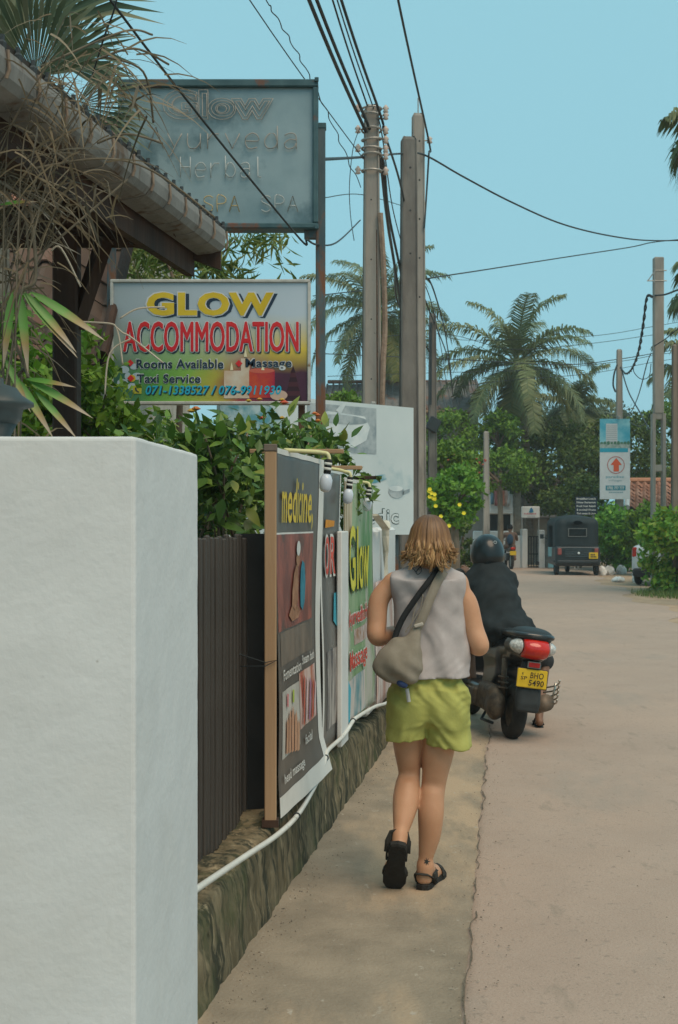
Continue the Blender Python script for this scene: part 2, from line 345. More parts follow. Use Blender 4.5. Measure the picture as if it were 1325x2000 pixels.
for i in range(len(yy)-1):
    for k in range(7): fs.append((i*8+k, i*8+k+1, i*8+k+9, i*8+k+8))
rd.add(vs, fs); tag(rd.build('road', M_road, None, True), kind='structure')

rc = random.Random(31); road_o = [o for o in COL.objects if o.name == 'road'][0]; run_ = []
def crack_piece(seg):
    mb = MB(); vs = [p for x, y, w in seg for p in ((x-w, y, .0165), (x+w*.6, y, .0175))]; mb.add(vs, [(2*i, 2*i+1, 2*i+3, 2*i+2) for i in range(len(seg)-1)]); mb.build('joint_crack', mat('crack_dirt', (.11, .092, .068), (.19, .16, .12), rough=1, scale=40), road_o)
for i, y in enumerate(ys):
    if 3.2 < y < 14:
        if rc.random() < .16 and len(run_) > 2: crack_piece(run_); run_ = []
        elif rc.random() < .93: run_.append((XJ(y)+jit[i]+.012+rc.uniform(-.008, .008), y, rc.uniform(.001, .0055)))
gp = []; gf = []
for k in range(1500):
    y = 3.3+rc.random()**1.6*9; t_ = rc.random(); x = XL(y)+.02+abs(rc.gauss(0, .07)) if t_ < .5 else XJ(y)+rc.gauss(.02, .06) if t_ < .75 else rc.uniform(XL(y)+.05, XJ(y)+2.2); r = rc.uniform(.0015, .0045)*(1.5 if rc.random() < .06 else 1); n0 = len(gp); z = .022 if x > XJ(y) else .014
    gp += [(x-r, y, z), (x+r, y-r*.3, z), (x, y+r, z), (x+rc.uniform(-r, r)*.4, y-r, z), (x, y, z+r*.9), (x, y, z-r)]; gf += [(n0, n0+3, n0+4), (n0+3, n0+1, n0+4), (n0+1, n0+2, n0+4), (n0+2, n0, n0+4)]
mb = MB(); mb.add(gp, gf); tag(mb.build('road_grit', leafmat('grit', [(.10, .085, .065), (.22, .18, .14), (.38, .32, .25)], trans=0, rough=.95)), 'loose grit scattered along the lane edge and joint', 'grit', kind='stuff')
# low rubble wall that carries the fence
def HP(y):
    p = [(0, .31), (4.06, .325), (5.3, .36), (6.5, .40), (7.6, .34), (8.7, .27), (10, .30), (20, .3)]
    for (a, b), (c, d) in zip(p, p[1:]):
        if a <= y <= c: return b+(d-b)*(y-a)/(c-a)
    return .3
pl = MB(); vs = []; fs = []; rs = np.random.default_rng(5); yl = [3.0+.035*i for i in range(300)]; prof = [(0, t/11) for t in range(12)]+[(t/6, 1) for t in range(1, 7)]
for i, y in enumerate(yl):
    h = HP(y)+.012*math.sin(y*7.3)+.008*math.sin(y*19.1)
    for k, (b, t) in enumerate(prof):
        n = .007*math.sin(y*9.2+math.sin(t*7+y)*1.3)*math.sin(t*8+y*2.1)+.006*math.sin(y*23+t*2)*math.sin(t*5+y*7)+rs.normal()*.0025
        rnd = .02*max(0, t-.85)/.15 if b == 0 else 0
        x = XL(y)-b*.34-(n+rnd if b == 0 else 0)-.025*t; z = t*h+(0 if b == 0 else n*.8-.004*b)
        vs.append((x, y, z-(.012 if (b == 0 and t == 1) else 0)-.02*(t == 0)))
m_ = len(prof)
for i in range(len(yl)-1):
    for k in range(m_-1): fs.append((i*m_+k, (i+1)*m_+k, (i+1)*m_+k+1, i*m_+k+1))
pl.add(vs, fs); tag(pl.build('rubble_wall', M_stone, None, True), 'low mossy rubble wall along the lane below the banners', 'wall')

# white end wall in the foreground
wl_ = MB(); wl_.prism([(-.474, 2.86, -.05), (-.4126, 3.6, -.05), (-3.4, 3.6, -.05), (-3.4, 2.86, -.05)], (0, 0, 1.88))
o = wl_.build('white_wall', M_wall); bv = o.modifiers.new('bevel', 'BEVEL'); bv.width = .010; bv.segments = 3; sb_ = o.modifiers.new('sub', 'SUBSURF'); sb_.subdivision_type = 'SIMPLE'; sb_.levels = sb_.render_levels = 6; tx_ = bpy.data.textures.new('trowel', 'CLOUDS'); tx_.noise_scale = .09; tx_.noise_depth = 3; dp_ = o.modifiers.new('disp', 'DISPLACE'); dp_.texture = tx_; dp_.texture_coords = 'GLOBAL'; dp_.strength = .0035; dp_.mid_level = .5
tag(o, 'thick white plastered wall end in the left foreground', 'wall')

# dark slatted fence: every slat a part
FX = lambda y: -1.29+.1637*y
fe = empty('slat_fence', (FX(4.6), 4.6, .3), 'dark brown vertical slat fence standing between white wall and banners', 'fence')
sm = MB(); sm.bbox((0, 0, .62), (.02, .04, 1.24), .006); sme = sm.mesh('slat'); sme.materials.append(M_slat)
rr = random.Random(2)
for i in range(64):
    y = 3.72+i*.058; s_ = link('slat', sme, fe); s_.location = Vector((FX(y)+rr.uniform(-.004, .004), y, .33+rr.uniform(-.012, .012)))-fe.location; s_.rotation_euler = (rr.uniform(-.006, .006), 0, -.16)
for z in (.6, 1.35):
    q = MB(); q.prism([(FX(3.7)-.05, 3.7, z), (FX(3.7)-.015, 3.7, z), (FX(7.5)-.015, 7.5, z), (FX(7.5)-.05, 7.5, z)], (0, 0, .05)); r_ = q.build('rail', M_slat, fe); r_.location = -fe.location
q = MB(); q.prism([(FX(3.7)-.07, 3.7, .34), (FX(3.7)-.06, 3.7, .34), (FX(7.5)-.06, 7.5, .34), (FX(7.5)-.07, 7.5, .34)], (0, 0, 1.2)); r_ = q.build('gap_shade_sheet', M_black, fe); r_.location = -fe.location  # black sheet added behind the slats to paint their gaps dark
q = MB(); q.box((-.365, 5.36, .97), (.19, .012, 1.22)); tag(q.build('recess_shade_sheet', M_black), 'added black sheet standing for the shaded recess beside the pale wooden post', 'shade sheet')  # black sheet added where the recess by the post is only shade

# ------------------------------------------------------------------ banners along the lane
BX = lambda y, d=0: -1.129+.1637*y+d
po = empty('banner_post', (BX(5.2)-.012, 5.2, .35), 'pale square timber post at near edge of dark banner', 'post')
q = MB(); q.bbox((0, 0, .80), (.05, .045, 1.56), .004); q.build('shaft', M_batten, po)
q = MB(); q.bbox((0, 0, 1.595), (.056, .05, .03), .003); q.build('cap', mat('weathered_wood', (.12, .09, .07), (.19, .15, .12), scale=8, stretch=(1, 1, .2)), po)
q = MB(); q.box((0, 0, .01), (.07, .06, .03)); q.build('shoe', M_dwood, po)
q = MB(); q.tube([(-.26, .1, .75), (-.02, -.03, .69), (.03, -.03, .70), (-.02, -.035, .675), (-.25, .12, .655)], .0025, 5); q.build('tie_wire', M_wire, po)
def banner(name, label, y0, y1, z0, z1, base, wave, d=0., nx=28, ny=36):
    P = Panel((BX(y0, d), y0, z0), (BX(y1)-BX(y0), y1-y0, 0), (0, 0, z1-z0), wave); o = empty(name, P.o, label, 'banner')
    class Q: pass
    s_ = P.rect(0, 1, 0, 1, base, None, 0, 'sheet', nx, ny); sol = s_.modifiers.new('solid', 'SOLIDIFY'); sol.thickness = .002; sol.offset = -1
    P.root = o; par(s_, o); return o, P
def par(o, p):                            # parent keeping the world place of geometry built in world coordinates
    o.parent = p; o.matrix_parent_inverse = Matrix.Translation(-p.location) if p.rotation_euler.z == 0 else p.matrix_basis.inverted(); return o
def T(P, *a, **k):
    if P.wave: k['d'] = k.get('d', .003)+.007
    return par(P.text(*a[:6], None, **k), P.root)
def Rc(P, *a, **k): return par(P.rect(*a[:5], None, **k), P.root)
def Sh(P, pts, m, **k):
    if P.wave: k['d'] = k.get('d', .002)+.005
    return par(P.shape(pts, m, None, **k), P.root)
def Di(P, *a, **k): return par(P.disc(*a[:5], None, **k), P.root)
M_ban1 = mat('banner_grey_print', (.075, .068, .06), (.12, .108, .095), rough=.38, scale=2.5, stretch=(1, 1, .2), spec=.5)
c_white = mat('print_white', (.66, .64, .60), (.74, .72, .68), rough=.5); c_yel = mat('print_yellow', (.62, .44, .025), (.72, .54, .05), rough=.5)
w1 = lambda a, b: .0035*math.sin(a*19+b*1.5)*(.4+.6*b)+.010*math.sin(b*6+a*2)+.05*max(0, .12-b)*8*(.3+.7*a)
o1, P = banner('printed_banner', 'dark grey vinyl banner with yellow lettering and massage photographs beside timber post', 5.27, 6.33, .36, 1.95, M_ban1, w1)
Rc(P, .90, 1, 0, 1, c_white, name='white_border', nx=3, ny=36)
Rc(P, 0, .9, 0, .055, c_white, name='white_border', nx=26, ny=3); Rc(P, 0, .9, .985, 1, c_white, name='white_border', nx=26, ny=1)
T(P, 'medicine,', .09, .72, .775, .925, c_yel, offset=.015)
M_ph1 = mat('photo_red_robe', (.16, .045, .035), (.36, .10, .07), rough=.4, scale=7, stretch=(1, 1, .5), lo=.4, hi=.6); layer(M_ph1, (.10, .05, .04), 5, .55, .6)
Rc(P, .01, .80, .50, .765, M_ph1, name='printed_photo', nx=20, ny=8); Rc(P, .01, .80, .765, .77, c_white, name='printed_frame', nx=20, ny=1)
Sh(P, [(.51, .55), (.56, .535), (.60, .56), (.615, .62), (.59, .675), (.55, .685), (.52, .66), (.505, .60)], mat('photo_teal', (.02, .15, .22), (.05, .24, .32), scale=14), d=.003)
Sh(P, [(.30, .56), (.36, .545), (.43, .565), (.455, .62), (.44, .665), (.40, .675), (.345, .65), (.31, .60)], mat('photo_skin', (.26, .12, .065), (.40, .21, .12), scale=14), d=.003); Sh(P, [(.24, .535), (.30, .515), (.44, .52), (.50, .535), (.42, .555), (.30, .56)], MATS['photo_skin'], d=.0025); Di(P, .45, .69, .05, .022, MATS['photo_skin'], d=.007)
Di(P, .45, .722, .05, .022, c_white, d=.009)
M_ph2 = mat('photo_dim', (.10, .085, .07), (.22, .17, .13), rough=.4, scale=6, stretch=(1, 1, .4))
Rc(P, .04, .80, .405, .495, M_ph2, name='printed_photo', nx=20, ny=4)
T(P, 'Fomentation', .05, .46, .365, .395, c_white, offset=.012); T(P, 'Steam bath', .5, .80, .375, .403, c_white, offset=.012)
M_ph3 = mat('photo_hands', (.50, .20, .12), (.66, .50, .45), rough=.4, scale=9, stretch=(1, 1, .35), lo=.42, hi=.58); layer(M_ph3, (.45, .06, .04), 6, .56, .62, stretch=(1, 1, .3))
Rc(P, .05, .42, .15, .335, mat('photo_pale', (.42, .40, .36), (.58, .55, .50), scale=5), name='printed_photo', nx=12, ny=8); Rc(P, .43, .86, .19, .355, M_ph3, name='printed_photo', nx=12, ny=8)
for k, (x, y, l) in enumerate(((.10, .19, .07), (.16, .185, .09), (.22, .18, .10), (.28, .175, .085), (.33, .17, .06))):
    Sh(P, [(x, y-.03), (x+.045, y-.03), (x+.055, y+l*.7), (x+.035, y+l), (x+.008, y+l*.8)], mat('photo_skin2', (.48, .25, .15), (.58, .34, .22), scale=9), d=.004)
Sh(P, [(.12, .29), (.15, .285), (.16, .32), (.13, .325)], mat('photo_pink', (.6, .12, .14), (.7, .2, .2)), d=.004); Sh(P, [(.25, .29), (.28, .285), (.29, .32), (.26, .325)], mat('photo_limegreen', (.3, .4, .05), (.4, .5, .08)), d=.004)
for k in range(5):
    x = .48+.07*k; Sh(P, [(x, .20), (x+.03, .20), (x+.085, .33-.01*k), (x+.06, .345-.01*k)], mat('photo_robe%d' % (k % 3), [(.52, .10, .06), (.62, .45, .46), (.34, .16, .26)][k % 3]), d=.004)
T(P, 'head massage', .06, .46, .075, .11, c_white, offset=.012); T(P, 'facial', .52, .68, .135, .165, c_white, offset=.012)

w2 = lambda a, b: .004*math.sin(a*9+b*2)+.008*math.sin(b*7)
o2, P = banner('printed_banner', 'narrow grey banner with red stretched letters behind the first bulb', 6.38, 7.02, .40, 1.90, mat('banner_slate_print', (.065, .065, .062), (.15, .145, .135), rough=.35, scale=4, stretch=(1, 1, .15), spec=.5), w2, -.01, 12, 30)
c_red = mat('print_red', (.55, .055, .035), (.66, .09, .055), rough=.5)
Rc(P, .93, 1, 0, 1, c_white, name='white_border', nx=2, ny=30); Rc(P, 0, .06, 0, 1, c_white, name='white_border', nx=2, ny=30)
T(P, 'OR', .14, .66, .62, .78, c_white, d=.003, offset=.05); T(P, 'OR', .16, .64, .63, .77, c_red, d=.005, offset=.015)
Sh(P, [(.2, .80), (.6, .805), (.62, .825), (.22, .83)], mat('print_orange', (.6, .25, .03)))
Sh(P, [(.55, .46), (.9, .40), (.9, .56), (.6, .56)], mat('photo_cyan', (.04, .3, .40), (.08, .4, .5)), d=.004); Rc(P, .2, .9, .08, .36, mat('photo_mixed', (.10, .09, .09), (.45, .40, .36), scale=9, stretch=(1, 1, .25), lo=.4, hi=.6), name='printed_photo', nx=8, ny=6)
q = MB(); q.bbox((BX(6.93)+.015, 6.93, .98), (.03, .24, 1.20), .006, Matrix.Rotation(-.16, 3, 'Z')); tag(q.build('white_board', mat('white_board_paint', (.60, .60, .58), (.68, .68, .66), rough=.6, scale=5)), 'narrow white upright board between the slate and the green banner', 'board')
M_ban3 = mat('banner_green_print', (.07, .22, .06), (.30, .42, .24), rough=.4, scale=2.2, stretch=(1, 1, .25), lo=.38, hi=.62, spec=.5); layer(M_ban3, (.50, .48, .42), 1.7, .50, .58, stretch=(1, 1, .4))
w3 = lambda a, b: .004*math.sin(a*14+b*2)+.008*math.sin(b*5+1)
o3, P = banner('printed_banner', 'green vinyl banner with yellow Glow lettering and red words below two bulbs', 7.08, 8.32, .42, 1.89, M_ban3, w3, 0, 26, 30)
Rc(P, .985, 1, 0, 1, c_white, name='white_border', nx=1, ny=30); Rc(P, 0, 1, .985, 1, c_white, name='white_border', nx=26, ny=1)
Rc(P, .0, .28, .72, .985, mat('photo_bamboo', (.28, .20, .10), (.55, .48, .36), scale=9, stretch=(1, 1, .12), lo=.42, hi=.58), name='printed_photo', nx=8, ny=8)
T(P, 'Glow', .14, .80, .53, .80, mat('print_darkgreen', (.05, .10, .03)), d=.003, offset=.045); T(P, 'Glow', .14, .80, .54, .81, mat('print_olive_yellow', (.55, .50, .04), (.62, .58, .08)), d=.006, offset=.012)
T(P, 'Ayurvedha Herbal', .06, .95, .38, .475, c_white, d=.003, offset=.05); T(P, 'Ayurvedha Herbal', .06, .95, .385, .47, c_red, d=.006, offset=.012)
T(P, 'Massage', .06, .66, .20, .31, c_white, d=.003, offset=.05); T(P, 'Massage', .06, .66, .205, .305, c_red, d=.006, offset=.012)
Rc(P, .3, .9, .315, .38, mat('photo_treat', (.30, .17, .10), (.55, .5, .5), scale=11), name='printed_photo', nx=10, ny=3)
Rc(P, .05, .62, .02, .19, mat('photo_spa', (.10, .25, .28), (.55, .48, .44), scale=8, stretch=(1, 1, .4), lo=.4, hi=.6), name='printed_photo', nx=12, ny=5); Sh(P, [(.0, .06), (.07, .0), (.10, .16), (.03, .2)], mat('photo_cyan', (.04, .3, .4)), d=.004)
o4, P = banner('printed_banner', 'pale pink and white banner low on the wall beyond the green one', 8.36, 9.7, .36, 1.22, mat('banner_pink_print', (.42, .24, .20), (.62, .58, .55), rough=.5, scale=5, stretch=(1, 1, .3), lo=.4, hi=.6), w3, .01, 20, 16)
bx_ = empty('white_panel_wall', (BX(9.2)-.12, 9.2, .28), 'white boxed panel wall with peeling tape beyond the green banner', 'wall')
for k, (y0, y1) in enumerate(((8.38, 9.0), (9.03, 9.95))):
    q = MB(); ym = (y0+y1)/2; q.bbox((BX(ym)-.10-bx_.location.x, ym-9.2, .66), (.12, (y1-y0), 1.28+.02*k), .02, Matrix.Rotation(-.16, 3, 'Z')); q.build('panel', mat('white_panel_paint', (.60, .61, .60), (.68, .69, .68), rough=.6, scale=3), bx_)
q = MB(); q.tube(spline([(BX(8.4)-bx_.location.x, -.8, 1.40), (BX(8.75)-bx_.location.x+.03, -.45, 1.30), (BX(8.95)-bx_.location.x+.0, -.22, 1.33), (BX(8.97)-bx_.location.x+.01, -.2, .8)], 5), .03, 5, squash=.3); q.build('tape', mat('old_tape', (.50, .46, .36), (.62, .58, .48), scale=12), bx_)

# white conduit along the wall's edge
def pw(u, v, d=.015): y = (1.109-d)/(.1637-(u-CU)/F); return W3(u, v, y)
pts = [pw(372, 1745), pw(395, 1729), pw(480, 1672), pw(540, 1632), pw(580, 1594), pw(610, 1545), pw(629, 1505), pw(636, 1480), pw(642, 1464), pw(672, 1436), pw(690, 1408), pw(702, 1398), pw(733, 1380), pw(757, 1372), pw(790, 1350)]
co = empty('conduit_pipe', pts[1], 'white plastic conduit sagging along the edge of the rubble wall', 'pipe')
par(MB().tube(spline(pts, 6), .0115, 8).build('pipe', M_pvc, None, True), co)
for i in (4, 7, 10): par(MB().torus(pts[i], .014, .004, 'y', 12, 5).build('tie', M_wire, None), co)

# bulbs on bent pipes
M_bulb = mat('bulb_glass', (.55, .60, .68), (.62, .67, .74), rough=.25, spec=.5); M_sock = mat('socket_black', (.012, .013, .014)); M_strip = mat('socket_white', (.6, .6, .56))
def lamp(label, st, en, s=1.0):
    en = Vector(en); st = Vector(st); o = empty('bulb_lamp', en, label, 'lamp', 'bulbs over the banners')
    rel = lambda p: Vector(p)-en
    MB().tube(spline([rel(st), rel(st.lerp(en, .6)), (-.035, -.0, .0), (-.008, 0, -.008), (0, 0, -.04)], 5), .0095, 8).build('pipe', M_ypvc, o, True)
    t = Matrix.Rotation(.12, 3, 'Y')
    MB().lathe([(.012, -.10), (.017, -.095), (.017, -.035), (.012, -.03)], (0, 0, 0), 12, t).build('socket', M_sock, o, True)
    for z in (-.052, -.075): MB().lathe([(.0178, z-.006), (.0182, z), (.0178, z+.006)], (0, 0, 0), 12, t).build('stripe', M_strip, o, True)
    MB().lathe([(.004, -.183), (.018, -.178), (.0265, -.165), (.029, -.145), (.029, -.125), (.022, -.108), (.014, -.098)], (0, 0, 0), 16, t).build('bulb', M_bulb, o, True)
lamp('white bulb on yellowed bent pipe over the dark grey banner', W3(556, 879, 5.5), W3(644, 884, 5.62)); lamp('white bulb over the left side of the green banner', W3(622, 912, 6.85), W3(686, 921, 6.9)); lamp('white bulb over the right side of the green banner', W3(668, 938, 7.6), W3(723, 942, 7.7))
for k, (a, b, Y, l) in enumerate((((430, 880), (672, 883), 6.2, 'brown batten poking out over the first bulb'), ((600, 915), (708, 912), 7.0, 'orange brown batten poking out over the middle bulb'), ((690, 932), (746, 934), 7.85, 'dark batten poking out over the far bulb'))):
    p0, p1 = W3(*a, Y), W3(*b, Y); q = MB(); q.bbox((p0+p1)/2, ((p1-p0).length, .03, .022), .003); tag(q.build('batten', M_batten if k < 2 else M_dwood), l, 'batten', 'battens behind the banners')

# ------------------------------------------------------------------ the two signs on steel posts
SY = 9.0
def sgn(u, v, Y=SY): return W3(u, v, Y)
gs = empty('hanging_sign', sgn(411, 790), 'colourful Glow Accommodation signboard with candles and phone numbers', 'sign')
P = Panel(sgn(222, 784), sgn(601, 784)-sgn(222, 784), sgn(222, 552)-sgn(222, 784)); P.root = gs
m = bpy.data.materials.new('sign_gradient_print'); m.use_nodes = True; N, L = m.node_tree.nodes, m.node_tree.links; b = N['Principled BSDF']; b.inputs['Roughness'].default_value = .35
tc = N.new('ShaderNodeTexCoord'); sx = N.new('ShaderNodeSeparateXYZ'); L.new(tc.outputs['Generated'], sx.inputs[0])
nz = N.new('ShaderNodeTexNoise'); nz.inputs['Scale'].default_value = 4; L.new(tc.outputs['Generated'], nz.inputs['Vector'])
def ramp(src, els):
    r = N.new('ShaderNodeValToRGB'); e = r.color_ramp.elements; e[0].position = els[0][0]; e[0].color = (*els[0][1], 1); e[1].position = els[-1][0]; e[1].color = (*els[-1][1], 1)
    for p_, c in els[1:-1]: x = e.new(p_); x.color = (*c, 1)
    L.new(src, r.inputs[0]); return r.outputs[0]
ad = N.new('ShaderNodeMath'); ad.operation = 'MULTIPLY_ADD'; L.new(nz.outputs['Fac'], ad.inputs[0]); ad.inputs[1].default_value = .22; L.new(sx.outputs['X'], ad.inputs[2])
low = ramp(ad.outputs[0], [(0.0, (.02, .07, .05)), (.18, (.05, .16, .10)), (.30, (.10, .30, .06)), (.50, (.22, .42, .06)), (.64, (.40, .36, .05)), (.74, (.30, .05, .05)), (.92, (.10, .012, .05)), (1.0, (.06, .01, .03))])
mid = ramp(ad.outputs[0], [(0.0, (.30, .36, .36)), (.35, (.28, .42, .22)), (.7, (.42, .42, .30)), (.95, (.60, .45, .05)), (1, (.66, .48, .05))])
top = ramp(sx.outputs['X'], [(0, (.33, .38, .41)), (.6, (.40, .47, .54)), (1, (.48, .55, .62))])
ad2 = N.new('ShaderNodeMath'); ad2.operation = 'MULTIPLY_ADD'; L.new(nz.outputs['Fac'], ad2.inputs[0]); ad2.inputs[1].default_value = .12; L.new(sx.outputs['Z'], ad2.inputs[2])
def mixr(lo, hi, A, B):
    r = N.new('ShaderNodeMapRange'); r.inputs['From Min'].default_value = lo; r.inputs['From Max'].default_value = hi; L.new(ad2.outputs[0], r.inputs['Value'])
    x = N.new('ShaderNodeMix'); x.data_type = 'RGBA'; L.new(r.outputs[0], x.inputs['Factor']); L.new(A, x.inputs['A']); L.new(B, x.inputs['B']); return x.outputs['Result']
L.new(mixr(.50, .80, mixr(.30, .50, low, mid), top), b.inputs['Base Color'])
fc = MB(); fc.box((P.at(0, 0)+P.at(1, 1))/2+Vector((0, .03, 0)), (P.w, .06, P.h)); par(fc.build('face', m), gs)
M_frame = mat('sign_frame_metal', (.42, .41, .38), (.52, .50, .46), rough=.5, scale=20); layer(M_frame, (.22, .15, .09), 14, .64, .72)
for (a0, b0, a1, b1) in ((216, 552, 606, 546), (216, 790, 606, 784), (216, 784, 222, 552), (601, 784, 607, 552)):
    p0, p1 = sgn(a0, b0), sgn(a1, b1); q = MB(); q.bbox((p0+p1)/2+Vector((0, .025, 0)), (abs(p1.x-p0.x), .085, abs(p1.z-p0.z)), .004); par(q.build('frame', M_frame), gs)
A = lambda u: (u-222)/379
B_ = lambda v: (784-v)/232
c_navy = flat('print_navy', (.012, .03, .06)); c_gold = mat('print_gold', (.52, .36, .02), (.66, .48, .04), scale=3); c_rd = mat('print_crimson', (.55, .015, .03), (.62, .03, .03), scale=2); c_wt = flat('print_pale', (.58, .60, .62)); c_cy = flat('print_cyan', (.02, .38, .56))
T(P, 'GLOW', A(290), A(543), B_(621), B_(573), c_navy, d=.003, offset=.075); T(P, 'GLOW', A(284), A(538), B_(619), B_(569), c_wt, d=.005, offset=.065); T(P, 'GLOW', A(287), A(535), B_(617), B_(571), c_gold, d=.007, offset=.045)
def bold(word, u0, u1, v0, v1, m, d, rx, n):
    v, f = glyphs(word, 0., 0.); mb = MB()
    for k in range(n): a = 2*PI*k/n; mb.add([P.at(A(u0+(u1-u0)*p[0]+rx*math.cos(a)), B_(v0+(v1-v0)*p[1]+rx*math.sin(a)), d+.00035*k) for p in v], f)
    par(mb.build('lettering', m), gs)
bold('ACCOMMODATION', 245, 586, 690, 632, c_navy, .003, 1.6, 5); bold('ACCOMMODATION', 242, 583, 687, 629, c_wt, .006, 2.6, 8); bold('ACCOMMODATION', 242, 583, 687, 629, c_rd, .010, 1.0, 5)
for t, u0, u1, v0, v1 in (('Rooms Available', 267, 437, 720, 702), ('Massage', 481, 570, 722, 701), ('Taxi Service', 268, 392, 748, 731)):
    T(P, t, A(u0)-.004, A(u1)+.004, B_(v0)-.006, B_(v1)+.006, c_wt, d=.003, offset=.045); T(P, t, A(u0), A(u1), B_(v0), B_(v1), c_navy, d=.006, offset=.018)
T(P, '071-1338527 / 076-9911930', A(287), A(552), B_(773), B_(754), c_navy, d=.003, offset=.035, shear=.2); T(P, '071-1338527 / 076-9911930', A(285), A(550), B_(771), B_(753), c_cy, d=.006, offset=.02, shear=.2)
for u, v in ((255, 709), (467, 710), (256, 739)): Sh(P, [(A(u-7), B_(v)), (A(u), B_(v+7)), (A(u+7), B_(v)), (A(u), B_(v-7))], c_rd, d=.006)
Rc(P, A(260), A(277), B_(769), B_(753), flat('print_icon_yellow', (.45, .42, .04)), d=.004); Sh(P, [(A(264), B_(757)), (A(267), B_(757)), (A(268), B_(762)), (A(273), B_(766)), (A(271), B_(767)), (A(265), B_(763))], c_navy, d=.006)
for (u, v, rx, ry) in ((243, 722, 10, 7), (262, 716, 8, 6), (240, 748, 11, 8), (258, 755, 9, 7), (268, 735, 10, 7), (250, 735, 6, 8)): Di(P, A(u), B_(v), rx/379, ry/232, flat('print_petal', (.40, .52, .60)), d=.0025)
Di(P, A(258), B_(739), .02, .03, flat('print_petal_heart', (.6, .42, .03)), d=.0035)
M_cnd = mat('print_candle_white', (.52, .30, .16), (.62, .55, .46), scale=2.5, lo=.4, hi=.6); M_cndr = mat('print_candle_red', (.36, .02, .05), (.62, .10, .02), scale=2.5, lo=.4, hi=.6)
Rc(P, A(438), A(471), B_(778), B_(724), M_cnd, d=.0025); Rc(P, A(471), A(488), B_(778), B_(700), M_cnd, d=.003); Rc(P, A(487), A(537), B_(777), B_(724), M_cndr, d=.0035); Di(P, A(512), B_(724), 25/379, 5/232, flat('print_wax', (.55, .12, .08)), d=.004)
for u, v in ((453, 716), (480, 690), (514, 716)): Sh(P, [(A(u-3), B_(v+7)), (A(u+3), B_(v+7)), (A(u+2), B_(v)), (A(u), B_(v-9)), (A(u-2), B_(v))], flat('print_flame', (.75, .66, .45)), d=.0045)
for k in range(7): Sh(P, [(A(556+2*k), B_(782-9*k)), (A(590-2*k), B_(782-9*k)), (A(586-2*k), B_(771-9*k)), (A(573), B_(768-9*k)), (A(560+2*k), B_(771-9*k))], flat('print_cone%d' % (k % 2), [(.035, .012, .02), (.07, .02, .03)][k % 2]), d=.003+.0003*k)
Di(P, A(545), B_(772), 17/379, 10/232, flat('print_pebble', (.55, .38, .30)), d=.0045)

ay = empty('neon_sign', sgn(427, 448), 'weathered teal neon box sign reading Glow Ayurveda Herbal SPA', 'sign')
P2 = Panel(sgn(240, 441), sgn(614, 441)-sgn(240, 441), sgn(240, 166)-sgn(240, 441)); P2.root = ay
M_acr = mat('acrylic_grey', (.155, .235, .265), (.25, .335, .365), rough=.28, scale=1.6, lo=.35, hi=.65, spec=.5, bump=.15, bscale=3, bdist=.05); layer(M_acr, (.10, .165, .19), 2.2, .52, .64, stretch=(1, 1, .8))  # mottled tones stand in for reflections, painted into the acrylic colour
fc = MB(); fc.box((P2.at(0, 0)+P2.at(1, 1))/2+Vector((0, .05, 0)), (P2.w, .1, P2.h)); par(fc.build('face', M_acr), ay)
M_tfr = mat('teal_rusty_frame', (.035, .085, .10), (.06, .12, .135), rough=.6, scale=9); layer(M_tfr, (.14, .07, .05), 5, .56, .64); layer(M_tfr, (.30, .30, .28), 30, .70, .74)
for (a0, b0, a1, b1) in ((232, 172, 622, 157), (232, 448, 622, 437), (232, 437, 243, 172), (611, 437, 622, 172)):
    p0, p1 = sgn(a0, b0), sgn(a1, b1); q = MB(); q.bbox((p0+p1)/2+Vector((0, .045, 0)), (abs(p1.x-p0.x), .16, abs(p1.z-p0.z)), .008); par(q.build('frame', M_tfr), ay)
for (u, v) in ((235, 159), (619, 159), (619, 446)): q = MB(); q.bbox(sgn(u, v)+Vector((0, -.04, 0)), (.03, .02, .03), .003); par(q.build('corner_bolt', M_tfr), ay)
STK = {'A': [[(0, 0), (.5, 1), (1, 0)], [(.2, .38), (.8, .38)]], 'y': [[(0, .7), (.45, .05)], [(.95, .7), (.45, .05), (.2, -.3), (0, -.32)]], 'u': [[(.05, .7), (.05, .2), (.3, 0), (.65, .05), (.9, .3)], [(.9, .7), (.9, 0)]],
 'r': [[(.1, .7), (.1, 0)], [(.1, .4), (.4, .68), (.85, .68)]], 'v': [[(0, .7), (.45, 0), (.95, .7)]], 'e': [[(.05, .36), (.9, .36), (.85, .62), (.5, .72), (.1, .55), (.05, .25), (.3, 0), (.85, .06)]],
 'd': [[(.9, 1.05), (.9, 0)], [(.9, .3), (.75, .65), (.4, .7), (.08, .45), (.1, .15), (.4, 0), (.75, .08), (.9, .3)]], 'a': [[(.1, .62), (.5, .72), (.85, .6), (.88, 0)], [(.88, .4), (.4, .42), (.08, .2), (.3, 0), (.7, .05), (.88, .25)]],
 'H': [[(.05, 1), (.05, 0)], [(.9, 1), (.9, 0)], [(.05, .5), (.9, .5)]], 'b': [[(.08, 1.05), (.08, 0)], [(.08, .3), (.25, .65), (.6, .7), (.92, .4), (.8, .1), (.45, 0), (.08, .2)]], 'l': [[(.3, 1), (.3, .05), (.6, 0)]],
 'S': [[(.95, .88), (.6, 1), (.15, .9), (.1, .65), (.5, .5), (.9, .35), (.85, .1), (.45, 0), (.05, .12)]], 'P': [[(.1, 0), (.1, 1), (.65, 1), (.95, .8), (.8, .55), (.1, .48)]]}
M_ntan = mat('neon_tube_tan', (.30, .28, .25), (.36, .33, .29), rough=.35); M_npale = mat('neon_tube_pale', (.36, .40, .40), (.45, .48, .47), rough=.3); M_ngold = mat('neon_tube_gold', (.45, .34, .16), (.52, .40, .2), rough=.35)
A2 = lambda u: (u-240)/374
B2 = lambda v: (441-v)/275
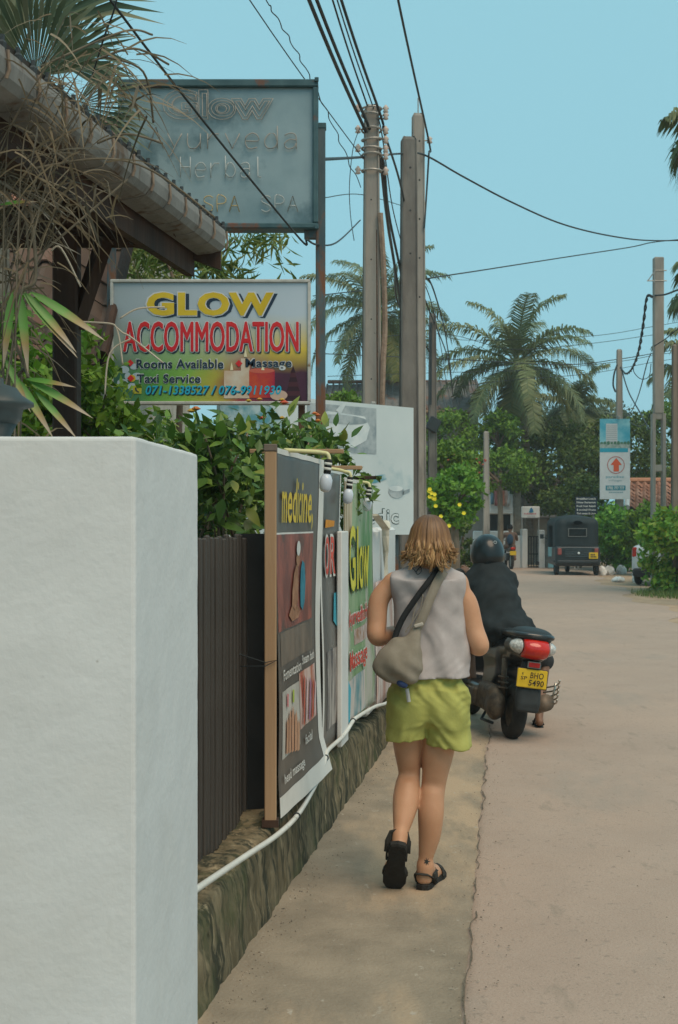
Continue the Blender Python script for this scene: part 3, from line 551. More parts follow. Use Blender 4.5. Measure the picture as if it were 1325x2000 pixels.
def neon(word, u0, u1, v0, v1, m):
    n = len(word); st = (u1-u0)/n
    for i, ch in enumerate(word):
        mb = MB()
        for ln in STK[ch]:
            mb.tube(spline([P2.at(A2(u0+st*(i+.08+.78*x)), B2(v0+(v1-v0)*y), .022) for x, y in ln], 3 if len(ln) > 3 else 1), .0042, 6)
        par(mb.build('neon_letter', m, None, True), ay)
neon('Ayurveda', 288, 588, 292, 250, M_ntan); neon('Herbal', 350, 524, 348, 308, M_npale); neon('SPA', 396, 472, 415, 384, M_ngold); neon('SPA', 508, 586, 415, 384, M_npale)
def outline(word, x0, x1, y0, y1, m, off):
    cu = bpy.data.curves.new('neon', 'FONT'); cu.body = word; cu.offset = off; cu.fill_mode = 'NONE'; cu.bevel_depth = .010; cu.bevel_resolution = 1; cu.resolution_u = 4
    o = bpy.data.objects.new('neon', cu); COL.objects.link(o); dg = bpy.context.evaluated_depsgraph_get(); me = bpy.data.meshes.new_from_object(o.evaluated_get(dg)); bpy.data.objects.remove(o); bpy.data.curves.remove(cu)
    vs = np.array([v.co[:] for v in me.vertices]); lo, hi = vs.min(0), vs.max(0)
    for v in me.vertices:
        p = P2.at(x0+(x1-x0)*(v.co.x-lo[0])/(hi[0]-lo[0]), y0+(y1-y0)*(v.co.y-lo[1])/(hi[1]-lo[1]), .02+(v.co.z)*.3); v.co = p
    me.materials.append(m); par(link('neon_lettering', me), ay)
outline('Glow', A2(318), A2(535), B2(236), B2(176), M_ntan, .05); outline('Glow', A2(326), A2(528), B2(230), B2(183), M_ntan, .0)
for (lab, u0, u1, v0, v1, dy) in (('tall rusty blue steel post carrying both signs on the right', 617, 636, 250, 1000, .05), ('teal steel post behind the left edge of the accommodation sign', 211, 226, 462, 1000, .10), ('short rusty post below the right end of the accommodation sign', 583, 596, 788, 1000, .12)):
    p0, p1 = sgn(u0, v1, SY+dy), sgn(u1, v0, SY+dy); o = empty('sign_post', ((p0.x+p1.x)/2, SY+dy, 0), lab, 'post', 'steel posts of the signs'); h = p1.z
    q = MB(); q.bbox((0, 0, h/2), (abs(p1.x-p0.x), .07, h), .006); q.build('shaft', M_rust, o)
    q = MB(); q.bbox((0, 0, h+.008), (abs(p1.x-p0.x)+.012, .08, .04 if v0 == 250 else .02), .004); q.build('cap', M_tfr, o)
    if v0 == 250:
        q = MB(); q.bbox((-.055, 0, sgn(0, 456).z), (.13, .06, .06), .004); q.build('bracket', M_rust, o); q = MB(); q.bbox((-.05, 0, sgn(0, 300).z), (.10, .05, .05), .004); q.build('bracket', M_rust, o)
# ------------------------------------------------------------------ billboard behind the banners
A0, A1 = W3(430, 775, 11.3), W3(808, 797, 13.0); zt, zb = 2.84, 1.50
bb = empty('billboard', (A0.x, A0.y, zb), 'large pale spa billboard with bowl picture and Ayurvedic lettering', 'billboard')
P = Panel((A0.x, A0.y, zb), (A1.x-A0.x, A1.y-A0.y, 0), (0, 0, zt-zb)); P.root = bb
M_bb = mat('billboard_vinyl', (.50, .58, .60), (.60, .67, .68), rough=.45, scale=1.2, lo=.3, hi=.7); layer(M_bb, (.32, .46, .50), 2.0, .58, .74)
q = MB(); q.prism([P.at(0, 0, 0), P.at(1, 0, 0), P.at(1, 0, -.05), P.at(0, 0, -.05)], (0, 0, zt-zb)); par(q.build('board', M_bb), bb)
def ub(u):                                # column on the billboard -> fraction along it
    k = (u-CU)/F; return (A0.x-k*A0.y)/((A0.x-k*A0.y)-(A1.x-k*A1.y))
g1 = mat('print_grey_blue', (.22, .28, .31), (.42, .48, .50), rough=.45, scale=4, lo=.4, hi=.6); g2 = mat('print_ice', (.48, .57, .60), (.66, .72, .73), rough=.45, scale=5); g3 = mat('print_aqua', (.10, .30, .36), (.42, .55, .58), rough=.45, scale=7, lo=.4, hi=.62)
Rc(P, ub(600), ub(735), .62, .97, g1, d=.004); Sh(P, [(ub(610), .72), (ub(640), .66), (ub(690), .66), (ub(715), .72), (ub(722), .82), (ub(712), .90), (ub(640), .92), (ub(608), .86)], g2, d=.007)
Di(P, ub(668), .865, .14, .035, g1, d=.009); Di(P, ub(664), .60, .06, .05, g2, d=.008); Sh(P, [(ub(655), .93), (ub(668), .99), (ub(676), .99), (ub(664), .90)], g2, d=.010)
Sh(P, [(ub(640), .36), (ub(690), .40), (ub(730), .45), (ub(752), .47), (ub(755), .43), (ub(735), .40), (ub(700), .37), (ub(660), .335)], g3, d=.005)
Di(P, ub(774), .335, .045, .05, g1, d=.005); Di(P, ub(773), .36, .04, .022, g2, d=.007); Sh(P, [(ub(786), .34), (ub(800), .36), (ub(800), .335), (ub(786), .31)], g1, d=.005)
Sh(P, [(ub(430), .3), (ub(500), .3), (ub(560), .8), (ub(520), .95), (ub(430), .9)], g3, d=.005)
c_dk = flat('print_dark_green', (.02, .06, .05))
T(P, 'Ayurvedic', ub(610), ub(779), .045, .205, c_dk, d=.004, offset=.035); T(P, 'Ayurvedic', ub(611), ub(778), .05, .20, g2, d=.007, offset=.008)
for t in (.1, .55, .93):
    p = P.at(t, 0, -.09); q = MB(); q.bbox((p.x, p.y, 1.3), (.06, .06, 2.6), .004); par(q.build('leg', M_rust), bb)
q = MB(); q.bbox(P.at(.78, 1.012, -.03), (.05, .04, .03), .008); par(q.build('clip', M_galv), bb)

# ------------------------------------------------------------------ roofed shelter on the left: eave parallel to the lane
EX = lambda y: -.556-.194*(6-y)
ro = empty('roofed_shelter', (EX(5.6)-.63, 5.6, 0), 'dark timber shelter with grey sheet eave and brown post behind the white wall', 'shelter')
M_sheet = mat('asbestos_sheet', (.17, .168, .158), (.26, .255, .24), rough=.85, scale=5, bump=.4, bscale=40, stretch=(1, 1, .5)); layer(M_sheet, (.12, .085, .06), 9, .55, .66, stretch=(1, 1, .25))
M_rib = mat('rusty_seam', (.17, .13, .10), (.26, .20, .15), rough=.9, scale=20)
n = 21; ye = [6.0-(i/n)*4.4 for i in range(n+1)]
for i in range(n):
    y1, y0 = ye[i], ye[i+1]; mb = MB(); prof = [(.0, .155), (.006, .12), (.0, .075), (-.02, .05), (-.06, .038), (-.13, .03), (-.135, .055), (-.05, .07), (-.03, .15)]
    vs = [(EX(y)+a, y, 2.90+b) for y in (y0+.004, y1-.004) for a, b in prof]; k = len(prof)
    mb.add(vs, [(j, (j+1) % k, k+(j+1) % k, k+j) for j in range(k)]+[tuple(range(k))[::-1], tuple(range(k, 2*k))]); par(mb.build('gutter_panel', M_sheet), ro)
    mb = MB(); mb.tube([(EX(y1)+.008, y1, 3.05), (EX(y1)+.012, y1, 2.99), (EX(y1)+.003, y1, 2.965)], .0055, 6); par(mb.build('seam', M_rib), ro)
    for q_ in (0, .5):
        mb = MB(); y = y1-q_*.21; mb.lathe([(.012, 0), (.014, .02), (.008, .028), (.008, .045)], (EX(y)-.01, y, 3.052), 6); par(mb.build('bolt', M_wire), ro)
def slab(name, pts, off, m): q = MB(); q.prism(pts, off); return par(q.build(name, m), ro)
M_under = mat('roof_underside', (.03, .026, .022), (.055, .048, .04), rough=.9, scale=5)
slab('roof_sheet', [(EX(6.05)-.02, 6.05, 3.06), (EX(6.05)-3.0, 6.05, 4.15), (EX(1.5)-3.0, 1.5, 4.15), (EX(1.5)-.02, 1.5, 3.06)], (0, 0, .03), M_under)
slab('fascia_board', [(EX(6.0)-.15, 6.0, 2.83), (EX(1.5)-.15, 1.5, 2.83), (EX(1.5)-.19, 1.5, 2.83), (EX(6.0)-.19, 6.0, 2.83)], (0, 0, .22), M_dwood)
slab('barge_board', [(EX(6)-.02, 5.98, 2.86), (EX(6)-2.9, 5.98, 3.92), (EX(6)-2.9, 5.98, 4.10), (EX(6)-.02, 5.98, 3.04)], (0, .03, 0), M_dwood)
for y in (5.55, 4.75, 3.95, 3.15, 2.35): slab('rafter', [(EX(y)-.1, y, 2.93), (EX(y)-2.9, y, 3.95), (EX(y)-2.9, y, 4.06), (EX(y)-.1, y, 3.05)], (0, .06, 0), M_dwood)
px = W3(131, 0, 5.6).x
q = MB(); q.bbox((px, 5.6, 1.47), (.11, .11, 2.94), .008); par(q.build('post', M_dwood), ro)
q = MB(); q.bbox((px-1.0, 5.66, 2.99), (2.65, .08, .19), .03); par(q.build('tie_beam', M_dwood), ro); q = MB(); q.lathe([(.03, -.04), (.095, -.038), (.095, .038), (.03, .04)], (px+.33, 5.66, 2.99), 16, Matrix.Rotation(PI/2, 3, 'X')); par(q.build('beam_nose', M_dwood), ro)
q = MB(); q.bbox((px, 4.0, 3.04), (.10, 3.9, .14), .01); par(q.build('plate_beam', M_dwood), ro)
p0, p1 = W3(206, 466, 5.62), W3(148, 640, 5.62); d_ = p1-p0
q = MB(); q.tube([p0, p1], .042, 4); par(q.build('brace', M_dwood), ro)

# lantern standing on the white wall
ln = empty('wall_lantern', (-.885, 3.2, 1.825), 'dark green metal lantern cap standing on the white wall', 'lantern'); M_lan = mat('lantern_paint', (.035, .05, .052), (.06, .075, .076), rough=.45)
MB().lathe([(.05, 0), (.055, .012), (.03, .03), (.045, .06)], (0, 0, 0), 14).build('base', M_lan, ln, True); MB().lathe([(.045, .06), (.058, .075), (.062, .10), (.09, .108), (.09, .116), (.06, .135), (.045, .155), (.012, .165), (.01, .18)], (0, 0, 0), 14).build('hood', M_lan, ln, True)

# ------------------------------------------------------------------ tiled house roof behind the shelter, tile by tile
M_tile = leafmat('clay_tile', [(.085, .058, .045), (.12, .08, .06), (.16, .10, .075), (.27, .135, .095)], per='object', trans=0, rough=.9)
M_tile2 = leafmat('clay_tile_orange', [(.26, .115, .07), (.34, .15, .09), (.42, .22, .15)], per='object', trans=0, rough=.9)
M_cream = mat('cream_plaster', (.40, .36, .30), (.50, .46, .39), rough=.9, scale=3); M_dark = mat('dark_opening', (.015, .016, .016), (.025, .026, .025), rough=.5)
def tilemesh(w, l, amp):
    mb = MB(); vs = []; nx = 6
    for j in (0, 1):
        for z in (0, -.015):
            for i in range(nx+1): t = i/nx; vs.append(((t-.5)*w, (j-.5)*l, z+amp*math.sin(2*PI*t)+(0.02 if j == 0 else 0)))
    k = nx+1; fs = [(i, i+1, 2*k+i+1, 2*k+i) for i in range(nx)]+[(k+i+1, k+i, 3*k+i, 3*k+i+1) for i in range(nx)]+[(i+1, i, k+i, k+i+1) for i in range(nx)]
    mb.add(vs, fs); return mb.mesh('roof_tile')
def tiledroof(root, o, r, u, w, l, amp, m, rng, jitter=.02, chimney=None):
    o, r, u = Vector(o), Vector(r), Vector(u); R, U = r.normalized(), u.normalized(); Nn = R.cross(U); me = tilemesh(w*1.04, l*1.25, amp); me.materials.append(m)
    q = MB(); q.prism([o-Nn*.06, o+r-Nn*.06, o+r+u-Nn*.06, o+u-Nn*.06], -Nn*.04); par(q.build('roof_deck', M_dwood), root)
    nx, ny = int(r.length/w), int(u.length/l)
    for j in range(ny):
        for i in range(nx):
            t = link('roof_tile', me); c = o+R*((i+.5)*w)+U*((j+.5)*l)+Nn*rng.uniform(0, jitter); t.parent = root
            mw = Matrix((R, U, Nn)).transposed().to_4x4(); mw.translation = c-root.location
            t.matrix_basis = mw @ Matrix.Rotation(rng.uniform(-.04, .04), 4, 'Z')
rg = random.Random(4)
th = empty('tiled_house', (-2.7, 10, 0), 'old house with lichen dark clay tile roof behind the shelter post', 'house')
tiledroof(th, (-4.2, 8.6, 2.75), (2.55, 0, 0), (0, 1.5, 1.45), .21, .25, .035, M_tile, rg)
q = MB(); q.box((-2.95, 10.4, 1.45), (2.3, 3.0, 2.9)); par(q.build('wall', M_cream), th); q = MB(); q.box((-2.9, 8.88, 1.3), (1.0, .06, 1.3)); par(q.build('window', M_dark), th)
q = MB(); q.tube([(-4.25, 10.1, 4.24), (-1.62, 10.1, 4.24)], .09, 8); par(q.build('ridge', mat('ridge_clay', (.34, .15, .10), (.45, .22, .15), scale=6)), th)
q = MB(); q.tube([(-1.66, 8.6, 2.8), (-1.66, 10.1, 4.24)], .04, 8); par(q.build('verge', M_dwood), th)
ph = empty('pink_roofed_house', (-3.2, 15.5, 0), 'house with faded pink roof half hidden behind the fan palm', 'house')
q = MB(); q.prism([(-5.5, 14, 5.2), (-1.5, 14, 5.2), (-2.2, 15.6, 6.75), (-5.0, 15.6, 6.75)], (0, .05, .05)); par(q.build('roof', mat('faded_pink_roof', (.30, .15, .13), (.40, .22, .19), scale=6, bump=.5, bscale=20)), ph)
q = MB(); q.box((-3.7, 15.8, 2.6), (3.2, 3.0, 5.2)); par(q.build('wall', M_cream), ph); q = MB(); q.box((-3.1, 14.28, 3.6), (.9, .05, 1.1)); par(q.build('window', M_dark), ph)

# ------------------------------------------------------------------ plants on the left
def leafmesh(name, L, Wd, m, nseg=4, curl=.15, fold=.12):
    vs = []; fs = []
    for i in range(nseg+1):
        t = i/nseg; w = Wd*.5*math.sin(PI*min(.999, t**.75+.02))**.8 if i < nseg else .0004; z = -curl*L*t*t
        vs += [(-w, t*L, z+fold*w), (0, t*L, z-fold*w*.4), (w, t*L, z+fold*w)]
    for i in range(nseg):
        a = i*3; fs += [(a, a+1, a+4, a+3), (a+1, a+2, a+5, a+4)]
    mb = MB(); mb.add(vs, fs); me = mb.mesh(name); me.materials.append(m); me.polygons.foreach_set('use_smooth', [True]*len(me.polygons)); return me
def place(me, name, parent, p, d, up, s=1.0):
    d = Vector(d).normalized(); up = Vector(up); x = d.cross(up); x = x.normalized() if x.length > 1e-4 else Vector((1, 0, 0)); z = x.cross(d)
    o = link(name, me); o.parent = parent; M = Matrix((x, d, z)).transposed().to_4x4() @ Matrix.Scale(s, 4); M.translation = Vector(p)-parent.location; o.matrix_basis = M; return o
rng = np.random.default_rng(21); hr = random.Random(12)
hb = empty('hedge_shrub', (-.75, 7.0, 0), 'glossy green shrub spilling over the dark fence below the accommodation sign', 'shrub')
hl = [leafmesh('hedge_leaf', .085, .045, L_hedge), leafmesh('hedge_leaf', .105, .05, L_hedge, curl=.3), leafmesh('hedge_leaf', .07, .036, L_hedge, curl=.05)]
lobes = [((-.78, 6.3, 1.75), (.35, .5, .40)), ((-.42, 7.0, 1.84), (.34, .6, .40)), ((-.55, 7.6, 1.93), (.5, .5, .34)), ((-.10, 7.8, 1.93), (.28, .5, .30)), ((-.95, 6.9, 1.86), (.5, .5, .33)), ((-.75, 6.2, 1.35), (.3, .6, .45)), ((-.62, 5.95, 1.9), (.22, .25, .2))]
mass = []
for c, r in lobes:
    cs, p = clumps(c, r, 16, 620, .13, rng, .45); mass.append(p)
v, f = leafcloud(np.concatenate(mass), .075, rng, 2.0, .2); fo = link('foliage', rawmesh('foliage', v-np.array(hb.location), f), hb, L_hedge2); fo['kind'] = 'stuff'
for k in range(290):
    c, r = lobes[k % len(lobes)]; q = Vector((hr.gauss(0, 1), hr.gauss(-.9, .8), hr.gauss(.5, .8))).normalized(); p = Vector(c)+Vector((q.x*r[0], q.y*r[1], q.z*r[2]))*hr.uniform(.85, 1.15)
    place(hl[k % 3], 'leaf', hb, p, q+Vector((hr.gauss(0, .6), hr.gauss(0, .5), hr.gauss(-.1, .5))), (hr.gauss(0, .3), hr.gauss(-.4, .3), 1), hr.uniform(.8, 1.35))
mb = MB()
for k in range(26):
    c, r = lobes[k % len(lobes)]; e = Vector(c)+Vector((hr.uniform(-.8, .8)*r[0], hr.uniform(-.8, .8)*r[1], hr.uniform(-.2, .9)*r[2])); b0 = Vector((hr.uniform(-.95, -.6), hr.uniform(6.2, 7.6), .2))
    mb.tube(spline([b0, b0.lerp(e, .5)+Vector((hr.uniform(-.15, .15), hr.uniform(-.15, .15), .1)), e], 4), [.014*(1-.08*i) for i in range(9)], 5)
par(mb.build('branches', mat('shrub_branch', (.16, .12, .085), (.26, .2, .14), scale=20), None, True), hb)
fl = MB()
for k in range(9): p = W3(620+hr.uniform(-150, 10), 795+hr.uniform(-15, 30), 7.2); fl.lathe([(.004, 0), (.02, .008), (.006, .018)], p, 6)
for (u, v_) in ((383, 802), (375, 806), (555, 790)): fl.lathe([(.006, 0), (.03, .01), (.01, .025)], W3(u, v_, 7.2), 6)
par(fl.build('blossom', leafmat('blossom_mix', [(.6, .08, .05), (.6, .35, .04), (.55, .42, .05)])), hb)
garden = [((-1.95, 7.9, 2.38), (.8, .5, .55), 'lime green garden shrub behind the brown post', 5, L_lime), ((-2.35, 7.0, 2.15), (.6, .5, .45), 'garden shrub low behind the lantern', 6, L_mid), ((-1.62, 8.3, 2.45), (.4, .4, .55), 'dense garden shrub behind the teal sign post', 7, L_mid), ((-1.0, 8.5, 1.75), (.8, .3, .45), 'dark garden shrub below the accommodation sign', 8, L_dark)]
for c, r, lab, sd, lm in garden: tree('garden_shrub', lab, 'shrub', (c[0], c[1], 0), c, r, 26, 2600, .2, .085, lm, M_bark, sd, 'garden shrubs behind the wall', tr=.03)
tree('bamboo_clump', 'bamboo foliage showing between the eave and the accommodation sign', 'bamboo', (-1.5, 10.6, 0), (-1.25, 10.6, 3.75), (.85, .5, .55), 30, 1500, .22, .17, leafmat('leaf_bamboo', [(.10, .17, .03), (.16, .24, .05), (.28, .30, .09)]), M_bark, 31, tr=.04, elong=6)

# fan palm rising behind the eave
L_fan = leafmat('leaf_fan', [(.08, .11, .065), (.11, .145, .08), (.16, .185, .10), (.20, .195, .115)], trans=.2)
fp = empty('fan_palm', (-2.3, 8.0, 0), 'fan palm with broad pleated leaves above the shelter eave', 'palm')
def fan(c, d, up, R, spread=2.4, nseg=30):
    c = Vector(c); d = Vector(d).normalized(); up = Vector(up); x = d.cross(up).normalized(); nn = x.cross(d); mb = MB()
    for i in range(nseg):
        a = (i/(nseg-1)-.5)*spread; r = R*(1-.12*abs(a))*hr.uniform(.9, 1.08); w = R*spread/nseg*.30; t = d*math.cos(a)+x*math.sin(a); s_ = x*math.cos(a)-d*math.sin(a); z = nn*(.10*R*(i % 2))
        mb.add([c, c+t*r*.62+s_*w+z*.3, c+t*r-Vector((0, 0, hr.uniform(.03, .2)*R)), c+t*r*.62-s_*w-z*.1], [(0, 1, 2, 3)])
    return mb
for (u, v_, Y, d, R) in ((60, 60, 7.6, (.15, -.1, 1), 1.0), (110, 120, 7.9, (.8, -.2, .62), .62), (10, 150, 7.5, (-.7, -.3, .6), .9), (150, 205, 8.1, (1, -.15, -.02), .56), (170, 240, 8.2, (.6, -.3, -.5), .50), (70, 150, 7.4, (.2, -.6, .9), .7), (20, 240, 7.8, (-.3, -.5, -.2), .7)):
    c = W3(u, v_, Y); par(fan(c, d, (.1, -1, .35), R).build('frond', L_fan), fp)
    par(MB().tube(spline([Vector((-2.25, 8.0, 3.7)), Vector((-2.2, 7.9, 4.1)).lerp(c, .5), c], 4), .014, 5).build('petiole', M_palmbark, None, True), fp)
q = MB(); q.tube(spline([(-2.3, 8, 0), (-2.25, 8, 2), (-2.25, 8.0, 3.8)], 5), .10, 9); par(q.build('trunk', M_palmbark, None, True), fp)

# dry bamboo grass leaning over the wall in front of the eave
dg_ = empty('dry_bamboo', (-1.15, 3.95, 0), 'withered brown bamboo clump arching in front of the eave', 'bamboo')
M_straw = mat('straw', (.10, .085, .06), (.19, .16, .115), rough=.85, scale=12); L_straw = leafmat('leaf_straw', [(.07, .062, .045), (.10, .088, .062), (.145, .125, .09), (.27, .24, .19)], per='object', trans=.15, rough=.8)
st = [leafmesh('dry_blade', .26, .0065, L_straw, 6, .35), leafmesh('dry_blade', .20, .0055, L_straw, 6, .6), leafmesh('dry_blade', .14, .009, L_straw, 5, .15)]
stems = []
for k in range(30):
    b0 = Vector((hr.uniform(-1.75, -.95), hr.uniform(3.75, 4.3), 1.2)); e = W3(hr.choice([hr.uniform(-60, 110), hr.uniform(-20, 215)]), hr.uniform(40, 430), hr.uniform(3.75, 4.5)); e.z = max(e.z, 2.3)
    mid = b0.lerp(e, .55)+Vector((hr.uniform(-.15, .05), 0, .28)); sp = spline([b0, mid, e, e+Vector((hr.uniform(.02, .16), hr.uniform(-.1, .1), hr.uniform(-.14, .06)))], 5); stems.append(sp)
    par(MB().tube(sp, [.0034*(1-.045*i) for i in range(len(sp))], 5).build('stem', M_straw, None, True), dg_)
for k in range(140):
    sp = stems[k % len(stems)]; i = hr.randint(4, len(sp)-1); p = sp[i]; a = hr.uniform(0, 2*PI)
    place(st[k % 3], 'leaf', dg_, p, (math.cos(a)*1.0+.25, math.sin(a)*.5, hr.uniform(-.8, .6)), (hr.gauss(0, .4), hr.gauss(-.4, .4), 1), hr.uniform(.7, 1.5))
vv = []; ff = []
for k in range(430):
    sp = stems[k % len(stems)]; i = hr.randint(3, len(sp)-1); p = sp[i]+Vector((hr.gauss(0, .05), hr.gauss(0, .05), hr.gauss(0, .06))); a = hr.uniform(0, 2*PI); d = Vector((math.cos(a)+.15, math.sin(a)*.5, hr.uniform(-1.0, .7))).normalized(); l = hr.uniform(.07, .24); s_ = d.cross(Vector((.2, -1, .3))).normalized()*hr.uniform(.0016, .004); n0 = len(vv)
    for j in range(5): q = p+d*l*j/4-Vector((0, 0, .5*l*(j/4)**2)); w = s_*(1-.8*(j/4)**2); vv += [q-w, q+w]
    ff += [(n0+2*j, n0+2*j+1, n0+2*j+3, n0+2*j+2) for j in range(4)]
mb = MB(); mb.add(vv, ff); o = par(mb.build('dry_foliage', leafmat('leaf_straw_mass', [(.085, .07, .042), (.13, .10, .06), (.19, .15, .09), (.28, .23, .16)], trans=.15, rough=.8)), dg_); o['kind'] = 'stuff'
for pts in ([(160, 620, 4.3), (270, 555, 4.3), (345, 600, 4.2)][:0], [(20, 540, 4), (110, 470, 4), (250, 350, 4.1)], [(60, 330, 4), (200, 310, 4.1), (300, 335, 4.2), (420, 425, 4.3)], [(80, 130, 4), (240, 62, 4.1), (298, 68, 4.2)], [(180, 120, 4), (262, 95, 4), (330, 126, 4.1)], [(200, 110, 4), (280, 140, 4), (300, 240, 4.1)], [(190, 280, 4), (250, 262, 4), (318, 280, 4.1)]):
    if pts: par(MB().tube(spline([W3(*p) for p in pts], 7), .004, 5).build('stem', M_straw, None, True), dg_)
# green bamboo shoot with scorched tips in front of the post
gb = empty('green_bamboo', (-1.2, 3.9, 0), 'green bamboo sprig with scorched leaf tips hanging before the brown post', 'bamboo')
m = bpy.data.materials.new('scorched_leaf'); m.use_nodes = True; N, L = m.node_tree.nodes, m.node_tree.links; b = N['Principled BSDF']; b.inputs['Roughness'].default_value = .5
tc = N.new('ShaderNodeTexCoord'); sx = N.new('ShaderNodeSeparateXYZ'); L.new(tc.outputs['Generated'], sx.inputs[0]); nz = N.new('ShaderNodeTexNoise'); nz.inputs['Scale'].default_value = 6; L.new(tc.outputs['Object'], nz.inputs['Vector'])
ad = N.new('ShaderNodeMath'); ad.operation = 'MULTIPLY_ADD'; L.new(nz.outputs['Fac'], ad.inputs[0]); ad.inputs[1].default_value = .35; L.new(sx.outputs['Y'], ad.inputs[2])
L.new(ramp(ad.outputs[0], [(.3, (.07, .20, .03)), (.62, (.10, .26, .04)), (.80, (.26, .19, .06)), (.92, (.30, .23, .14)), (1, (.33, .27, .19))]), b.inputs['Base Color'])
gl = leafmesh('bamboo_leaf', .30, .033, m, 7, .10, .25); nodes = [W3(20, 575, 3.9), W3(60, 572, 3.9)]
for (u0, v0, u1, v1, s_) in ((25, 570, 5, 715, .8), (40, 572, 55, 725, .84), (60, 570, 205, 655, 1.0), (50, 572, 150, 680, .8), (45, 572, 152, 690, .75), (55, 742, 180, 808, .85), (50, 740, 145, 750, .6), (0, 400, 70, 388, .6), (30, 735, 105, 850, .8), (10, 700, 60, 800, .8), (70, 765, 150, 850, .8), (-20, 560, -10, 700, .9)):
    a, c = W3(u0, v0, 3.9), W3(u1, v1, 3.85); place(gl, 'leaf', gb, a, c-a, (.2, -1, .5), (c-a).length/.30)
par(MB().tube(spline([(-1.3, 4.0, 1.3), W3(25, 760, 3.95), W3(55, 735, 3.9), W3(20, 640, 3.95), W3(40, 570, 3.9), W3(70, 540, 3.9), W3(60, 400, 4.0)], 6), .006, 6).build('stem', M_straw, None, True), gb)
for pts in ([(150, 628, 4.2), (215, 632, 4.2), (228, 640, 4.2), (240, 650, 4.2), (258, 660, 4.2), (318, 708, 4.2)], [(228, 640, 4.2), (234, 665, 4.2), (240, 712, 4.2)], [(235, 622, 4.2), (270, 603, 4.2), (322, 600, 4.2)], [(255, 662, 4.2), (215, 690, 4.2), (205, 770, 4.2)], [(100, 490, 4.1), (120, 485, 4.1), (158, 560, 4.1)]):
    par(MB().tube(spline([W3(*p) for p in pts], 5), .0032, 5).build('twig', mat('pale_twig', (.42, .36, .28), (.55, .48, .38)), None, True), gb)
# ------------------------------------------------------------------ utility poles
def pole(label, u, vt, Y, w0, w1, d0, m, extra=None, name='utility_pole', rz=.1):
    x = (u-CU)/F*Y; h = EYE+(HV-vt)/F*Y; o = empty(name, (x, Y, 0), label, 'pole', 'concrete utility poles', rz); q = MB()
    vs = []; b = .02
    for z, w, d in ((-.1, w0, d0), (h-.05, w1, d0*w1/w0), (h, w1-.05, d0*w1/w0-.05)):
        for sx_, sy_ in ((-1, -1), (1, -1), (1, 1), (-1, 1)): vs += [(sx_*(w/2-(b if sx_*sy_ > 0 else 0)), sy_*(d/2-(0 if sx_*sy_ > 0 else b)), z), (sx_*(w/2-(0 if sx_*sy_ > 0 else b)), sy_*(d/2-(b if sx_*sy_ > 0 else 0)), z)]
    fs = [(l*8+i, l*8+(i+1) % 8, l*8+8+(i+1) % 8, l*8+8+i) for l in range(2) for i in range(8)]+[tuple(range(16, 24)), tuple(range(7, -1, -1))]
    q.add(vs, fs); q.build('shaft', m, o); o['h'] = h; return o, h
p1, h1 = pole('cracked concrete utility pole bristling with insulators behind the billboard', 726, 205, 14.5, .27, .165, .22, M_pole)
rr = random.Random(9)
for k, dz_ in enumerate((.05, .13, .30, .41, .52, .60, .78)):
    z = h1-dz_; q = MB(); q.torus((0, 0, 0), .125, .014, 'z', 20, 6); c = q.build('clamp_band', M_galv, p1); c.location = (0, 0, z); c.scale = (.92, .86, .9); c.rotation_euler = (rr.uniform(-.12, .12), rr.uniform(-.12, .12), 0)
    for sx_ in (1, -1):
        if sx_ < 0 and k % 2: continue
        q = MB(); q.lathe([(.012, -.05), (.034, -.04), (.022, -.01), (.036, .012), (.02, .03), (.012, .045)], (sx_*.165, -.03, z), 10); q.build('insulator', M_porc, p1, True)
        q = MB(); q.tube([(sx_*.10, -.02, z), (sx_*.2, -.035, z)], .008, 5); q.build('pin', M_galv, p1)
q = MB(); q.tube(spline([(.09, -.10, h1-1.3), (.13, -.08, h1-1.9), (.155, -.03, h1-2.6), (.125, -.09, h1-3.1), (.10, -.10, h1-4.0)], 5), .035, 6); q.build('split_limb', mat('split_concrete', (.22, .15, .11), (.32, .24, .18), scale=14, bump=.8), p1)
q = MB(); q.tube([(.045, -.118, h1-1.5), (.05, -.122, h1-2.6), (.055, -.128, h1-4.6)], [.012, .02, .016], 5, squash=.5); q.build('crack', mat('rust_crack', (.05, .03, .02), (.12, .06, .035), scale=20), p1)
for k in range(5): q = MB(); q.lathe([(.009, -.004), (.009, .004)], (-.02, -.125-.004*k, h1-1.15-.7*k), 8, Matrix.Rotation(PI/2, 3, 'X')); q.build('hole', M_dark, p1)
p2, h2 = pole('dark stained concrete pole standing in front of the paler twin pole', 799, 268, 18.7, .31, .235, .24, M_pole2)
p3, h3 = pole('pale concrete pole rising behind the dark twin pole', 817, 222, 20.6, .27, .20, .22, M_pole)
for o, h, n_ in ((p2, h2, 3), (p3, h3, 5)):
    for k in range(n_): q = MB(); q.lathe([(.016, -.006), (.016, .006)], (.0, -.135-.004*k, h-.5-.65*k), 8, Matrix.Rotation(PI/2, 3, 'X')); q.build('hole', M_dark, o)
q = MB(); q.tube([(0, 0, h3-.05), (.0, 0, h3+.26)], .012, 6); q.build('rod', M_galv, p3)
q = MB(); q.tube([(.08, 0, h3-.45), (.2, -.02, h3-.45)], .012, 6); q.build('pin', M_galv, p3); q = MB(); q.lathe([(.012, -.06), (.05, -.04), (.03, 0), (.05, .03), (.015, .06)], (.19, -.03, h3-.45), 10); q.build('insulator', M_porc, p3, True)
p4, h4 = pole('dark wooden looking pole with a black box behind the twin poles', 845, 612, 27, .22, .15, .17, M_pole2)
q = MB(); q.bbox((0, -.12, EYE+(HV-830)/F*27), (.26, .14, .30), .02, Matrix.Rotation(.5, 3, 'Y')); q.build('junction_box', mat('box_black', (.03, .04, .045)), p4)
